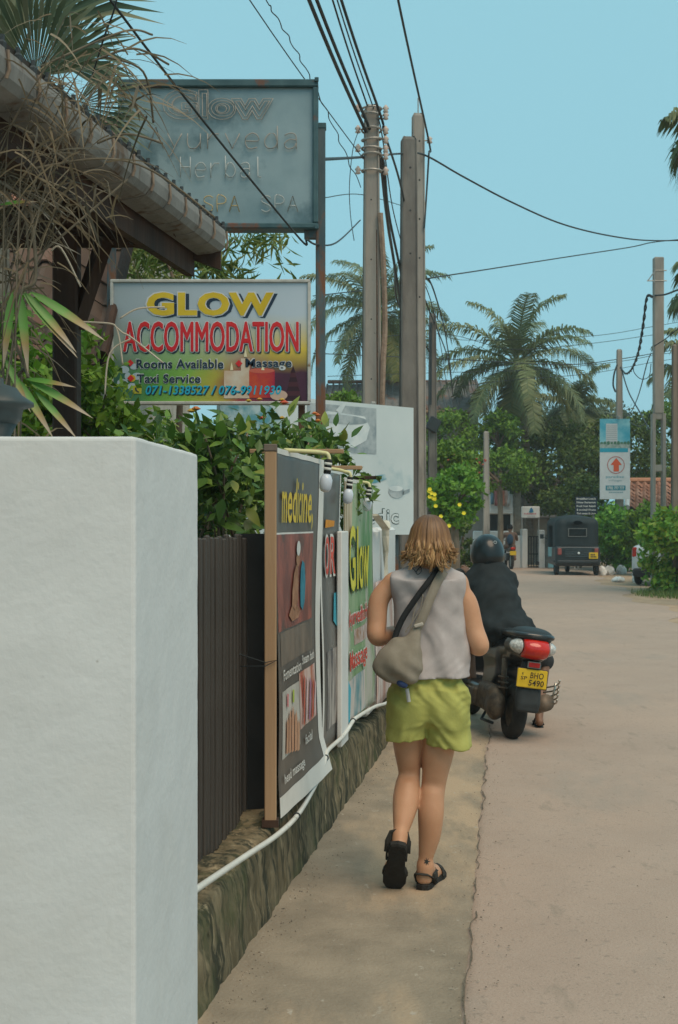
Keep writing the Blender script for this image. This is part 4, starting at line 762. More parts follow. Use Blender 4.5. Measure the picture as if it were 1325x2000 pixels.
q = MB(); q.tube([(-.05, -.1, 6.0), (-.06, -.1, 4.2)], .03, 6); q.build('cable_run', M_wire, p4)
p5, h5 = pole('slim grey pole standing left of the laundry balcony', 950, 842, 39, .24, .16, .18, M_pole)
p6, h6 = pole('tall pale pole with steel bracket beside the hedge', 1286, 503, 30, .0001+.29, .20, .22, M_pole, rz=0)
p7, h7 = pole('short pale concrete pole above the arrow banner', 1210, 682, 41.6, .31, .175, .21, M_pole)
p8, h8 = pole('thin brown pole at the right edge of the picture', 1319, 672, 31, .21, .15, .17, mat('brown_pole', (.17, .14, .11), (.25, .21, .17), scale=5, stretch=(1, 1, .2), bump=.4))
# the tall pole's lower half is two legs with web plates
for c in [c for c in p6.children if c.name.startswith('shaft')]: bpy.data.objects.remove(c)
zs = EYE+(HV-808)/F*30
q = MB(); q.bbox((0, 0, (h6+zs)/2), (.24, .2, h6-zs), .02); q.build('shaft', M_pole, p6)
for s_ in (-1, 1): q = MB(); q.bbox((s_*.125, 0, zs/2), (.085, .2, zs), .01); q.build('leg', M_pole, p6)
for z in (zs-.06, 2.95, 1.4): q = MB(); q.bbox((0, 0, z), (.18, .16, .16), .01); q.build('web', M_pole, p6)
zb_ = EYE+(HV-550)/F*30
for a, b_ in (((-.1, -.1, zb_+.25), (-.28, -.1, zb_)), ((-.3, -.1, zb_), (-.1, -.1, zb_)), ((-.12, -.1, zb_+.3), (-.12, -.1, zb_-.05)), ((-.1, -.1, zb_+.25), (.18, -.1, zb_+.25)), ((-.1, -.1, zb_), (.18, -.1, zb_))): q = MB(); q.tube([a, b_], .014, 5); q.build('bracket', M_galv, p6)

# ------------------------------------------------------------------ cables
def ext(a, b, t): return a+(b-a)*t
def run(label, a, b, t, r, far=None, name='overhead_cable'):
    """from a point on a pole (a) through a nearer point of the sky (b) on towards the camera's side, optionally going on to far points"""
    pts = ([W3(*p) for p in far][::-1] if far else [])+[W3(*a), W3(*b)]; A_, B__ = W3(*a), W3(*b); pts.append(ext(A_, B__, t)+Vector((0, 0, .12*t)))
    return onewire(name, label, pts, r, M_wire)
run('thick cable left of a pair running overhead to the insulator pole', (713, 253, 14.4), (604, 0, 11.6), 3, .021, [(742, 312, 14.6), (757, 430, 16.5), (783, 600, 20), (800, 760, 26)])
run('thick cable right of a pair running overhead to the insulator pole', (720, 246, 14.4), (619, 0, 11.7), 3, .019, [(748, 318, 14.7), (760, 420, 16.6), (788, 560, 20), (806, 700, 26)])
run('thin cable third from left above the insulator pole', (718, 207, 14.4), (650, 0, 11.9), 3, .010)
run('thin cable fourth from left above the insulator pole', (728, 206, 14.4), (659, 0, 11.9), 3, .008, [(745, 255, 14.6), (766, 400, 17.5), (786, 480, 20)])
run('cable passing the right hand insulators of the cracked pole', (744, 226, 14.4), (667, 0, 12), 3, .016, [(752, 262, 14.8), (786, 375, 18.3), (822, 560, 22), (872, 690, 34), (884, 760, 40)])
run('single cable dropping to the insulator of the pale twin pole', (838, 276, 20.4), (778, 0, 15.5), 2.5, .017, [(838, 300, 20.5), (834, 370, 20.6), (829, 445, 20.5)])
run('thin straight cable crossing the gap between neon sign and cracked pole', (706, 305, 14.4), (488, 0, 10.6), 2.5, .006)
wv = [W3(705, 366, 14.4)]+[W3(520+(700-520)*t+3*math.sin(t*60), 0+358*(t**1.0)-20*math.sin(PI*t), 10.8+3.6*t) for t in [1-i/26 for i in range(1, 27)]]+[W3(470, -110, 9.5)]
onewire('wavy_cable', 'wavy thin cable dropping to the cracked pole', wv, .0055, M_wire, n=3)
run('dark cable slanting across the face of the neon sign', (572, 450, 8.7), (216, 0, 6.2), 2, .0075, [(600, 468, 8.9), (622, 478, 9.0), (660, 472, 11), (704, 430, 14.4)])
onewire('overhead_cable', 'short thin cable above the dry bamboo at top left', [W3(230, -60, 6), W3(227, 5, 6), W3(203, 75, 6.2), W3(180, 150, 6.6)], .005, M_wire)
onewire('overhead_cable', 'long sagging cable from the twin poles across the sky to the right edge', [W3(610, 312, 9.1), W3(706, 307, 14.4), W3(786, 300, 18.6), W3(830, 303, 20.5), W3(905, 345, 21.5), W3(1000, 395, 23), W3(1100, 438, 25), W3(1200, 462, 27), W3(1285, 470, 29), W3(1420, 466, 32)], .016, M_wire, n=8)
onewire('overhead_cable', 'cable rising gently from the twin poles to the upper right edge', [W3(612, 578, 30), W3(786, 558, 25), W3(832, 545, 21), W3(940, 528, 23), W3(1100, 503, 26), W3(1230, 483, 28), W3(1285, 472, 29), W3(1400, 462, 31)], .013, M_wire)
onewire('overhead_cable', 'looped thin wire hanging left of the cracked pole', [W3(703, 250, 14.4), W3(690, 290, 14.2), W3(683, 360, 14.2), W3(685, 420, 14.2), W3(692, 470, 14.3)], .005, M_wire)
onewire('overhead_cable', 'thin level wire at mid height of the neon sign post', [W3(636, 386, 12), W3(706, 380, 14.4), W3(786, 402, 18.6)], .005, M_wire)
onewire('overhead_cable', 'dark drop cable falling beside the cracked pole', [W3(748, 312, 14.7), W3(752, 340, 15), W3(757, 430, 16), W3(771, 520, 19), W3(781, 600, 24), W3(842, 690, 27)], .02, M_wire)
for k, (pts, r) in enumerate((([(848, 612, 27), (870, 640, 36), (905, 664, 46), (1145, 657, 46), (1280, 637, 46), (1400, 615, 46)], .011), ([(640, 668, 40), (860, 652, 44), (1000, 682, 46), (1152, 671, 46), (1285, 653, 46), (1400, 640, 46)], .011), ([(612, 690, 40), (850, 700, 42), (1100, 712, 44), (1205, 702, 44), (1290, 688, 44), (1400, 670, 44)], .016), ([(640, 735, 40), (850, 728, 42), (1050, 722, 44), (1210, 706, 44), (1290, 692, 44), (1400, 680, 44)], .011), ([(860, 760, 44), (1000, 742, 44), (1150, 730, 44), (1290, 705, 44), (1400, 690, 44)], .010), ([(838, 545, 22), (850, 575, 26), (868, 640, 34), (880, 720, 40), (884, 770, 42)], .017), ([(832, 560, 22), (845, 600, 25), (862, 680, 34), (874, 760, 42)], .010))):
    onewire('overhead_cable', ['topmost of the far cables beyond the palms', 'second of the far cables beyond the palms', 'thickest of the far cables crossing behind the palms', 'fourth of the far cables crossing behind the palms', 'lowest of the far cables crossing behind the palms', 'black cable dropping right of the pole with the box', 'thin cable dropping beside the pole with the box'][k], [W3(*p) for p in pts], r, M_wire)
tw = empty('twisted_cable', W3(1270, 578, 29.9), 'black twisted cable hanging from the tall pole to the short pole', 'cable'); base = [W3(1274, 580, 29.9), W3(1264, 582, 30), W3(1256, 640, 30.6), W3(1247, 690, 31.5), W3(1234, 722, 36), W3(1222, 730, 39.5), W3(1212, 718, 41.4)]
sp = spline(base, 14)
for ph_ in (0, PI): par(MB().tube([p+Vector((.022*math.cos(i*.8+ph_), 0, .022*math.sin(i*.8+ph_))) for i, p in enumerate(sp)], .02, 5).build('strand', M_wire, None, True), tw)
for lab, pts, r in (('slack cable falling from the short pole behind the arrow banner', [(1214, 720, 41.3), (1228, 765, 38), (1250, 805, 34), (1268, 838, 31)], .022), ('drooping thin cable from tall pole bracket towards the arrow banner', [(1272, 690, 30), (1264, 710, 30), (1248, 770, 34), (1232, 806, 38), (1218, 815, 41)], .014), ('loop of cable strapped to the short pole', [(1206, 712, 41.4), (1200, 730, 41.4), (1198, 752, 41.4), (1203, 766, 41.4)], .03), ('slack loop between tall pole and banner', [(1230, 824, 40), (1245, 832, 36), (1262, 826, 30.5), (1276, 790, 30)], .012), ('round coil of cable hung beside the tall pole', [(1240, 705, 30.5), (1238, 725, 30.5), (1252, 740, 30.5), (1268, 735, 30.5), (1272, 710, 30.4)], .010), ('cable leaving the tall pole to the upper right', [(1280, 577, 29.9), (1300, 575, 29.5), (1325, 566, 29), (1400, 540, 28)], .022), ('thin cable climbing from bracket to right edge', [(1278, 676, 29.9), (1300, 662, 29.5), (1325, 642, 29), (1400, 590, 28)], .013)):
    onewire('overhead_cable', lab, [W3(*p) for p in pts], r, M_wire)

# ------------------------------------------------------------------ coconut palms
L_palm = leafmat('leaf_palm', [(.10, .13, .05), (.14, .18, .07), (.22, .24, .10)], trans=.2); L_palmy = leafmat('leaf_palm_yellow', [(.12, .14, .03), (.19, .19, .045), (.26, .23, .06)], trans=.3)
def frond(L_, az, el, droop, rngp, nl=54, ll=.95):
    d = Vector((math.cos(az), math.sin(az), 0)); side = Vector((-math.sin(az), math.cos(az), 0)); pts = []; p = Vector((0, 0, 0)); n = 18; e = el
    for i in range(n+1): pts.append(p.copy()); p = p+(d*math.cos(e)+Vector((0, 0, 1))*math.sin(e))*(L_/n); e -= droop/n*(.5+1.2*i/n)
    mb = MB(); mb.tube(pts, [.035*(1-.9*i/n)+.004 for i in range(n+1)], 4)
    for k in range(nl):
        t = .12+.88*k/nl; f_ = t*n; i = min(n-1, int(f_)); c = pts[i].lerp(pts[i+1], f_-i); tg = (pts[i+1]-pts[i]).normalized(); upv = side.cross(tg); up = upv if upv.z > 0 else -upv
        l = ll*(math.sin(PI*min(1, .22+.78*t*.93)))**.6*rngp.uniform(.8, 1.1)
        for s_ in (-1, 1):
            dr = (side*s_*.85+tg*.55+up*rngp.uniform(-.15, .25)).normalized(); w = tg*.030; e1 = c+dr*l*.5; e2 = c+dr*l*.8+Vector((0, 0, -l*rngp.uniform(.25, .55)))
            mb.add([c-w, c+w, e1+w*1.1, e1-w*1.1, e2], [(0, 1, 2, 3), (3, 2, 4)])
    return mb
def palm(label, u, v, Y, L_, n, seed, lean=(0, 0), young=False, angs=None, group='coconut palms'):
    rp = random.Random(seed); c = W3(u, v, Y); base = Vector((c.x-lean[0], c.y-lean[1], 0)); o = empty('coconut_palm', base, label, 'palm', group); cc = c-base
    sp = spline([(0, 0, 0), (cc.x*.35+.1, cc.y*.4, cc.z*.5), cc], 8); MB().tube(sp, [.20-.06*i/len(sp) for i in range(len(sp))], 9).build('trunk', M_palmbark, o, True)
    for k in range(n):
        az = 2.399*k+rp.uniform(-.2, .2); t = k/n; el = 1.40-2.35*t**.85+rp.uniform(-.12, .12)
        f_ = frond(L_*rp.uniform(.85, 1.08), az, el, 1.0+.5*rp.random(), rp).build('frond', L_palmy if (t > .72 and rp.random() < .5) else L_palm, o); f_.location = cc
    for k in range(6):
        a = k*1.05; q = MB(); q.lathe([(.01, -.13), (.085, -.07), (.10, .0), (.07, .08), (.01, .12)], cc+Vector((.25*math.cos(a), .25*math.sin(a), -.22-.08*(k % 2))), 8); q.build('coconut', mat('coconut_husk', (.20, .17, .05), (.30, .25, .08), scale=6), o, True)
    return o
palm('coconut palm rising behind the cracked utility pole', 742, 610, 52, 4.1, 27, 3, (.3, 0))
palm('broad coconut palm left of the arrow banner', 1010, 712, 48, 4.0, 29, 8, (-.4, .5))
palm('coconut palm whose fronds enter at the upper right edge', 1432, 262, 24, 1.45, 20, 5, (.6, 0))
palm('coconut palm reaching in beside the tall pole', 1425, 575, 27, 1.45, 20, 6, (.5, .3)); palm('pale coconut palm behind the thin brown pole', 1400, 720, 40, 2.3, 20, 7, (.2, .3))
palm('small coconut palm low beside the broad one', 1120, 800, 52, 2.4, 16, 11, (.2, 0))
# ------------------------------------------------------------------ far houses
M_gwall = mat('grey_wall', (.22, .20, .185), (.30, .28, .25), rough=.9, scale=2); M_ww = mat('white_paint_far', (.60, .60, .585), (.68, .68, .66), rough=.8, scale=2); layer(M_ww, (.42, .40, .36), 1.5, .58, .72)
M_groof = mat('grey_roof', (.14, .135, .13), (.22, .21, .20), rough=.85, scale=4, bump=.5, bscale=10); layer(M_groof, (.26, .14, .10), 1.2, .55, .65)
hs = empty('far_house', W3(800, 1000, 50)*1, 'two storey grey house with long low tiled roof behind the poles', 'house'); hs.location.z = 0
def hbox(root, name, u0, v0, u1, v1, Y, dep, m, bev=.03):
    p0, p1 = W3(u0, v1, Y), W3(u1, v0, Y); q = MB(); q.bbox(((p0.x+p1.x)/2, Y+dep/2, (p0.z+p1.z)/2), (abs(p1.x-p0.x), dep, abs(p1.z-p0.z)), bev); return par(q.build(name, m), root)
hbox(hs, 'wall', 640, 795, 935, 1040, 50, 6, M_gwall)
q = MB(); a, b_ = W3(625, 802, 49), W3(950, 798, 49); r0, r1 = W3(640, 752, 53), W3(930, 742, 53); q.add([a, b_, r1, r0, a-Vector((0, 0, .12)), b_-Vector((0, 0, .12)), r1-Vector((0, 0, .12)), r0-Vector((0, 0, .12))], [(0, 1, 2, 3), (7, 6, 5, 4), (0, 4, 5, 1), (1, 5, 6, 2), (2, 6, 7, 3), (3, 7, 4, 0)]); rf = par(q.build('roof', M_groof), hs)
for k in range(26): t = k/25; q = MB(); q.tube([a.lerp(b_, t)+Vector((0, 0, .03)), r0.lerp(r1, t)+Vector((0, 0, .03))], .045, 5); par(q.build('roof_ridge', M_groof), hs)
hbox(hs, 'ridge', 640, 742, 930, 748, 52.9, .3, mat('ridge_red', (.22, .12, .09)))
hbox(hs, 'eave_board', 628, 801, 948, 806, 48.95, .1, M_batten)
for (u0, u1) in ((690, 720), (760, 785), (900, 922)): f_ = hbox(hs, 'window', u0, 815, u1, 850, 49.9, .12, M_dark); hbox(hs, 'window_frame', (u0+u1)/2-2, 815, (u0+u1)/2+2, 850, 49.84, .08, M_gwall)
q = MB(); a, b_ = W3(893, 806, 48), W3(930, 803, 48); c, d_ = W3(935, 780, 49.8), W3(905, 782, 49.8); q.prism([a, b_, c, d_], (0, 0, .08)); par(q.build('porch_roof', M_groof), hs)

wv_ = empty('white_gate_wall', G3(1000, 1110), 'white yard wall with gate pillars at the end of the lane', 'wall'); wv_.location.z = 0; Yg = 43.5
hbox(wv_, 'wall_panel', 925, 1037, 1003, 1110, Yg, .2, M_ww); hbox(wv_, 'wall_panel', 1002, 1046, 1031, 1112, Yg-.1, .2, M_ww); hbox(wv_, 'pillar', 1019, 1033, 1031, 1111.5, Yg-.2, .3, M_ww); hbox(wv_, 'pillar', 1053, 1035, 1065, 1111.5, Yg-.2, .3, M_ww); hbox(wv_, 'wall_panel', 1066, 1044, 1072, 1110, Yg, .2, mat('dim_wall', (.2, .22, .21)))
gt = empty('metal_gate', G3(1042, 1111), 'dark barred metal gate between two white pillars', 'gate'); gt.location.z = 0
for u in (1033, 1038, 1043, 1048, 1052): hbox(gt, 'bar', u-.9, 1047, u+.9, 1109, Yg-.05, .04, M_dark, .005)
for v in (1048, 1082, 1107): hbox(gt, 'rail', 1032, v-1, 1053, v+1, Yg-.08, .03, M_dark, .005)
q = MB(); q.bbox(W3(1051, 1100, Yg-.15), (.10, .06, .12), .01); par(q.build('latch', M_dark), gt)
cy = hbox(None, 'cyan_panel', 1071, 1044, 1083, 1108, 42.6, .1, mat('cyan_paint', (.16, .36, .42), (.22, .43, .48), scale=3)) if False else None
p0, p1 = W3(1071, 1109, 42.5), W3(1083, 1044, 42.5); q = MB(); q.bbox((p0+p1)/2, (p1.x-p0.x, .08, p1.z-p0.z), .01); tag(q.build('blue_panel', mat('cyan_paint', (.16, .36, .42), (.22, .43, .48), scale=3)), 'pale blue panel standing between white gate pillar and rickshaw', 'panel')
bl = empty('balcony_house', W3(970, 1000, 46.5), 'white house with laundry on its balcony above a dark carport', 'house'); bl.location.z = 0
hbox(bl, 'wall', 905, 900, 1070, 1112, 48.5, 3, mat('house_drab_wall', (.24, .225, .205), (.32, .30, .27), scale=3)); hbox(bl, 'balcony_front', 957, 965, 1002, 1001, 46.5, .15, M_ww); hbox(bl, 'carport_opening', 957, 1003, 1000, 1036, 48.3, .3, M_dark); hbox(bl, 'column', 998, 990, 1003, 1040, 46.6, .12, M_ww); hbox(bl, 'floor_slab', 955, 1000, 1003, 1004, 46.5, 2.0, M_ww)  # house wall in one drab grey-brown colour
hbox(bl, 'lean_to_roof', 1040, 1006, 1110, 1012, 45.6, 2.5, M_groof); hbox(bl, 'stone_column', 1004, 960, 1018, 1040, 46.8, .3, mat('stone_column_paint', (.25, .22, .18), (.36, .32, .26), scale=6)); hbox(bl, 'lean_to_wall', 1040, 1013, 1105, 1048, 47.6, .2, M_cream)
for k, (u, c) in enumerate(((962, (.10, .22, .30)), (969, (.50, .20, .20)), (974, (.55, .25, .22)), (983, (.52, .22, .16)), (989, (.55, .40, .35)), (993, (.6, .6, .6)))):
    p0, p1 = W3(u-3, 985+3*(k % 2), 46.4), W3(u+2.6, 958, 46.4); q = MB(); vs = []; fs = []
    for j in range(5):
        for i in range(4): vs.append((p0.x+(p1.x-p0.x)*i/3, 46.38+.04*math.sin(i*2+j+k), p1.z+(p0.z-p1.z)*j/4))
    q.add(vs, [(j*4+i, j*4+i+1, j*4+i+5, j*4+i+4) for j in range(4) for i in range(3)]); o = q.build('laundry_cloth', mat('cloth%d' % k, c), None, True); so = o.modifiers.new('s', 'SOLIDIFY'); so.thickness = .01
    tag(o, ['dark blue cloth leftmost on the balcony rail', 'dusty red cloth second on the balcony rail', 'salmon cloth third on the balcony rail', 'orange red cloth fourth on the balcony rail', 'pale pink cloth fifth on the balcony rail', 'white cloth last on the balcony rail'][k], 'laundry', 'laundry on the balcony')
sg = empty('white_sign', W3(1037, 1012, 43), 'small white signboard with teal leaf emblem on two posts above the gate', 'sign'); sg.location.z = 0
hbox(sg, 'board', 1018.5, 989, 1055, 1012, 43.0, .06, M_ww)
P = Panel(W3(1019, 1012, 42.98), W3(1055, 1012, 42.98)-W3(1019, 1012, 42.98), W3(1019, 989, 42.98)-W3(1019, 1012, 42.98)); P.root = sg
Sh(P, [(.40, .55), (.5, .9), (.62, .75), (.66, .5), (.5, .45)], flat('emblem_teal', (.03, .28, .32)), d=.01); Sh(P, [(.45, .5), (.55, .95), (.6, .55)], flat('emblem_blue', (.04, .12, .35)), d=.012); [Rc(P, .14+.075*k, .14+.075*k+.05, .32, .44-.03*(k % 2), flat('emblem_red', (.5, .14, .16)), d=.01) for k in range(9)]; [Rc(P, .32+.07*k, .32+.07*k+.045, .11, .18, flat('sign_grey', (.3, .32, .35)), d=.01) for k in range(6)]
for u in (1020, 1053): hbox(sg, 'leg', u-1, 1012, u+1, 1046, 43.05, .05, M_galv, .005)

# ------------------------------------------------------------------ trees and bushes behind, each on its own trunk
def bush(name, label, u, v, Y, ru, rv, rd, nl, leaf, m, seed, nc=34, group='trees and bushes beyond the lane', cat='tree', clr=None, tr=.12, elong=1.8):
    c = W3(u, v, Y); s_ = Y/F; r = (ru*s_, rd, rv*s_); return tree(name, label, cat, (c.x, c.y, 0), c, r, nc, nl, clr or .33*min(r[0], r[2])+.05, leaf, m, M_bark, seed, group, tr, elong)
bush('dark_tree', 'wide dark tree canopy right of the broad palm', 1085, 905, 47, 125, 70, 2.0, 11000, .17, L_dark, 40, 80, clr=.55)
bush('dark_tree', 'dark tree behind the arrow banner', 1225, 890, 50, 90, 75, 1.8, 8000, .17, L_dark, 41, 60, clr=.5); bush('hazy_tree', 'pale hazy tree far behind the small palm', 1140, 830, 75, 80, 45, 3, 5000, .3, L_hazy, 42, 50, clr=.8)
bush('green_tree', 'round green tree right below the broad palm', 975, 850, 46, 45, 42, 1.2, 4500, .16, L_mid, 53); bush('green_tree', 'bright green bush left of the broad palm at house level', 880, 850, 45, 45, 45, 1.2, 3500, .16, L_mid, 43); bush('green_tree', 'fresh green tree overhanging the laundry balcony', 975, 920, 42, 75, 45, 1.3, 6500, .15, L_mid, 44, 50)
bush('flowering_bush', 'tall lime bush with yellow trumpet flowers beside the twin poles', 885, 965, 26, 48, 55, .8, 4200, .12, L_lime, 45, 40); bush('green_tree', 'green bush with red blossom below the house', 880, 905, 33, 55, 50, 1.0, 4500, .14, L_mid, 46, 40); bush('green_tree', 'dark bush under the yellow flowers beside the lane', 900, 1060, 33, 30, 50, .8, 2600, .13, L_dark, 47)
bush('green_tree', 'bushy green tree at far right behind the poles', 1310, 860, 52, 60, 80, 1.5, 6000, .17, L_mid, 48, 45); bush('green_tree', 'leafy tree behind the billboard', 690, 830, 30, 60, 70, 1.0, 3500, .14, L_mid, 49); bush('green_tree', 'dark bush between rickshaw and tiled hut', 1130, 985, 43, 70, 60, 1.0, 5000, .15, L_dark, 50, 40)
bush('green_tree', 'tall dim tree far behind the white gate', 1030, 960, 54, 90, 60, 2, 5000, .2, L_dark, 51, 40)
bush('green_tree', 'background tree at the left behind the billboard end', 830, 960, 60, 60, 60, 2, 3000, .22, L_mid, 52, 30)
ff = MB(); rr = random.Random(3)
M_yfl = mat('yellow_flower', (.68, .58, .02), (.78, .68, .05)); par_ = [o for o in COL.objects if o.name == 'flowering_bush'][0]
for k in range(13):
    u, v = rr.choice([(rr.uniform(842, 880), rr.uniform(965, 1010)), (rr.uniform(870, 915), rr.uniform(985, 1030)), (rr.uniform(838, 850), rr.uniform(945, 1000))]); q = MB(); q.lathe([(.008, 0), (.02, .02), (.045, .04), (.02, .03)], W3(u, v, 25.2), 6, Matrix.Rotation(1.2, 3, 'X')); par(q.build('flower', M_yfl), par_)
q = MB()
for k in range(16): q.lathe([(.01, 0), (.035, .02), (.015, .035)], W3(rr.uniform(850, 950), rr.uniform(880, 945), 31.8), 5)
o = q.build('blossom', mat('red_blossom', (.40, .07, .05), (.5, .12, .09))); par(o, [x for x in COL.objects if x.get('label') == 'green bush with red blossom below the house'][0])
L_vivid = leafmat('leaf_vivid', [(.11, .24, .026), (.18, .37, .035), (.28, .47, .045), (.52, .52, .08)], trans=.25)
bush('roadside_bush', 'bright round bush hiding the white car at the right edge', 1318, 1076, 28.6, 62, 74, .9, 9500, .16, L_vivid, 60, 46, 'hedge along the right side', 'bush', .28, .05)
bush('roadside_bush', 'fresh green hedge bush right of the rickshaw', 1222, 1048, 40.2, 50, 64, .9, 9500, .17, leafmat('leaf_vivid2', [(.09, .23, .026), (.14, .34, .035), (.24, .46, .05)], trans=.25), 61, 46, 'hedge along the right side', 'bush', .3, .05)
bush('roadside_bush', 'darker hedge bush against the rickshaw side', 1185, 1048, 41.4, 34, 60, .7, 5000, .14, L_mid, 62, 30, 'hedge along the right side', 'bush', .3, .05); bush('roadside_bush', 'hedge bush between the tiled hut and the white car', 1268, 1045, 37.6, 48, 58, .8, 8000, .16, L_mid, 63, 34, 'hedge along the right side', 'bush', .3, .05)
# grass verge under the bright bush
rng = np.random.default_rng(70); n = 5200; gx = rng.random((n, 2)); c0 = G3(1320, 1165); pos = np.stack([c0.x-1.0+gx[:, 0]*2.6, c0.y-1.6+gx[:, 1]*4.0, np.zeros(n)+.004], 1); keep = ((pos[:, 0]-c0.x-.4)/1.25)**2+((pos[:, 1]-c0.y-.4)/1.9)**2 < rng.uniform(.5, 1.1, n); pos = pos[keep]; n = len(pos)
a = rng.uniform(0, 2*PI, n); l = rng.uniform(.05, .16, n); dx = np.stack([np.cos(a), np.sin(a), np.zeros(n)], 1); tip = pos+dx*(l*.5)[:, None]+np.array([0, 0, 1])*l[:, None]; sd = np.stack([-np.sin(a), np.cos(a), np.zeros(n)], 1)*.007
v = np.stack([pos-sd, pos+sd, tip], 1).reshape(-1, 3); tag(link('grass', rawmesh('grass', v, np.arange(n*3).reshape(n, 3)), None, leafmat('grass_blade', [(.06, .13, .02), (.10, .18, .03), (.20, .22, .06)])), 'patch of rough grass under the bright bush', 'grass', kind='stuff')

# tiled hut on the right
hu = empty('tiled_hut', W3(1270, 1010, 44.5), 'low hut with orange clay tile roof behind the hedge', 'house'); hu.location.z = 0
e0, e1 = W3(1228, 985, 43.0), W3(1345, 985, 43.0); e0.z = e1.z = 2.15; up = Vector((.55, 2.2, 1.0)); rgx = random.Random(8); tiledroof(hu, e0, e1-e0, up, .26, .32, .05, M_tile2, rgx)
q = MB(); q.box((e0.x+1.1, 44.8, 1.1), (1.7, 2.6, 2.2)); par(q.build('wall', M_cream), hu); q = MB(); q.tube([e0+up, e1+up], .12, 8); par(q.build('ridge', mat('ridge_orange', (.42, .17, .09), (.5, .24, .14), scale=8)), hu); q = MB(); q.tube([e0+Vector((-.05, 0, 0)), e0+up+Vector((-.05, 0, 0))], .10, 8); par(q.build('verge', M_ww), hu)
for x in (.5, 1.3): q = MB(); q.box((e0.x+x, 43.4, 1.2), (.45, .05, 1.3)); par(q.build('opening', M_dark), hu)

# ------------------------------------------------------------------ arrow banner on the short pole
ab = empty('arrow_banner', W3(1201, 975, 41.0), 'upright hotel banner with tower picture and orange arrow in a ring', 'banner')
P = Panel(W3(1172, 975, 41.0), W3(1231, 975, 41.0)-W3(1172, 975, 41.0), W3(1172, 818, 41.0)-W3(1172, 975, 41.0)); P.root = ab
q = MB(); q.prism([P.at(0, 0, 0), P.at(1, 0, 0), P.at(1, 0, -.03), P.at(0, 0, -.03)], (0, 0, P.h)); par(q.build('board', mat('banner_white', (.52, .55, .57), (.58, .61, .63))), ab)
hc = mat('hotel_sky', (.05, .33, .46), (.22, .50, .58), scale=1.6, lo=.4, hi=.6); Rc(P, 0, 1, .70, 1, hc, d=.005); Rc(P, 0, .93, .585, .635, flat('hotel_pool', (.02, .30, .42)), d=.006); Rc(P, 0, 1, .635, .70, mat('hotel_sand', (.16, .26, .24), (.40, .46, .44), scale=9), d=.006)
Rc(P, .20, .58, .69, .94, flat('tower_pale', (.48, .52, .54)), d=.008)
for k in range(9): Rc(P, .21, .56, .715+.024*k, .722+.024*k, flat('tower_band', (.26, .32, .36)), d=.011)
for k in range(9): Di(P, .06+.11*k, .70, .05, .012+.006*(k % 3), flat('tiny_palm', (.06, .16, .10)), d=.012)
ring = [(.53+.29*math.cos(t), .425+.109*math.sin(t)) for t in [2*PI*k/32 for k in range(33)]]; rin = [(.53+.265*math.cos(t), .425+.0995*math.sin(t)) for t in [2*PI*k/32 for k in range(33)]]
mb = MB(); mb.add([P.at(x, y, .006) for x, y in ring+rin], [(i, i+1, 33+i+1, 33+i) for i in range(32)]); par(mb.build('ring', flat('arrow_ring', (.40, .10, .08))), ab)
Sh(P, [(.45, .345), (.63, .345), (.63, .425), (.73, .425), (.54, .515), (.35, .425), (.45, .425)], flat('arrow_orange', (.62, .09, .03)), d=.008, name='arrow')
T(P, 'paradise', .20, .80, .255, .295, flat('hotel_teal', (.06, .30, .38)), d=.006, offset=.0); T(P, 'village', .28, .72, .215, .248, flat('hotel_grey', (.2, .33, .38)), d=.006)
Rc(P, .19, .85, .11, .17, flat('hotel_strip', (.02, .20, .27)), d=.006); T(P, '0702 777 777', .24, .80, .12, .158, c_white, d=.010, offset=.02); [Rc(P, .30+.06*k, .30+.06*k+.045, .078, .092, flat('hotel_grey', (.2, .33, .38)), d=.006) for k in range(8)]
q = MB(); q.bbox(P.at(.62, 1.02, .0), (.06, .3, .06), .005); par(q.build('hook', M_galv), ab); q = MB(); q.bbox(P.at(.62, .5, -.12), (.06, .22, .06), .005); par(q.build('bracket', M_galv), ab)
db = empty('menu_board', W3(1145, 1004, 41), 'dark board with five lines of white text above the rickshaw', 'sign'); P = Panel(W3(1124, 1006, 41), W3(1167, 1006, 41)-W3(1124, 1006, 41), W3(1124, 970, 41)-W3(1124, 1006, 41)); P.root = db
q = MB(); q.prism([P.at(0, 0, 0), P.at(1, 0, 0), P.at(1, 0, -.05), P.at(0, 0, -.05)], (0, 0, P.h)); par(q.build('board', mat('board_dark', (.02, .035, .05))), db)
for k, t in enumerate(('Breakfast Lunch', 'Dinner Restaurant', 'Fresh fruit Salads', '& cocktail House', 'Thai sweet & Lime')): T(P, t, .06, .92, .84-.2*k, .94-.2*k, c_white, d=.008, offset=.02)
for t in (.15, .85): p = P.at(t, 0, -.08); q = MB(); q.bbox((p.x, p.y, p.z/2), (.06, .06, p.z), .005); par(q.build('leg', M_galv), db)

# ------------------------------------------------------------------ three wheeler seen from behind
TK = G3(1128, 1125); tk = empty('auto_rickshaw', (TK.x, TK.y, 0), 'black three wheeled taxi parked with its back to the camera', 'rickshaw', None, -.05)
M_tb = mat('rickshaw_paint', (.014, .022, .026), (.022, .032, .036), rough=.4, spec=.5); M_tc = mat('rickshaw_canopy', (.014, .024, .027), (.024, .036, .039), rough=.7, scale=3, bump=.3, bscale=12)
Fd = Field((-.78, -.12, .25), (.78, 2.6, 1.95), .03); Fd.add(Fd.box((0, 1.2, 1.21), (.66, 1.22, .56), .22), 0); Fd.add(Fd.ell((0, 1.1, 1.62), (.60, 1.25, .24)), .12); Fd.cut(Fd.box((0, 1.2, .5), (.9, 1.6, .34), .01)); Fd.cut(Fd.box((0, 1.25, 1.15), (.9, .55, .38), .08), .02); Fd.build('canopy', M_tc, tk)
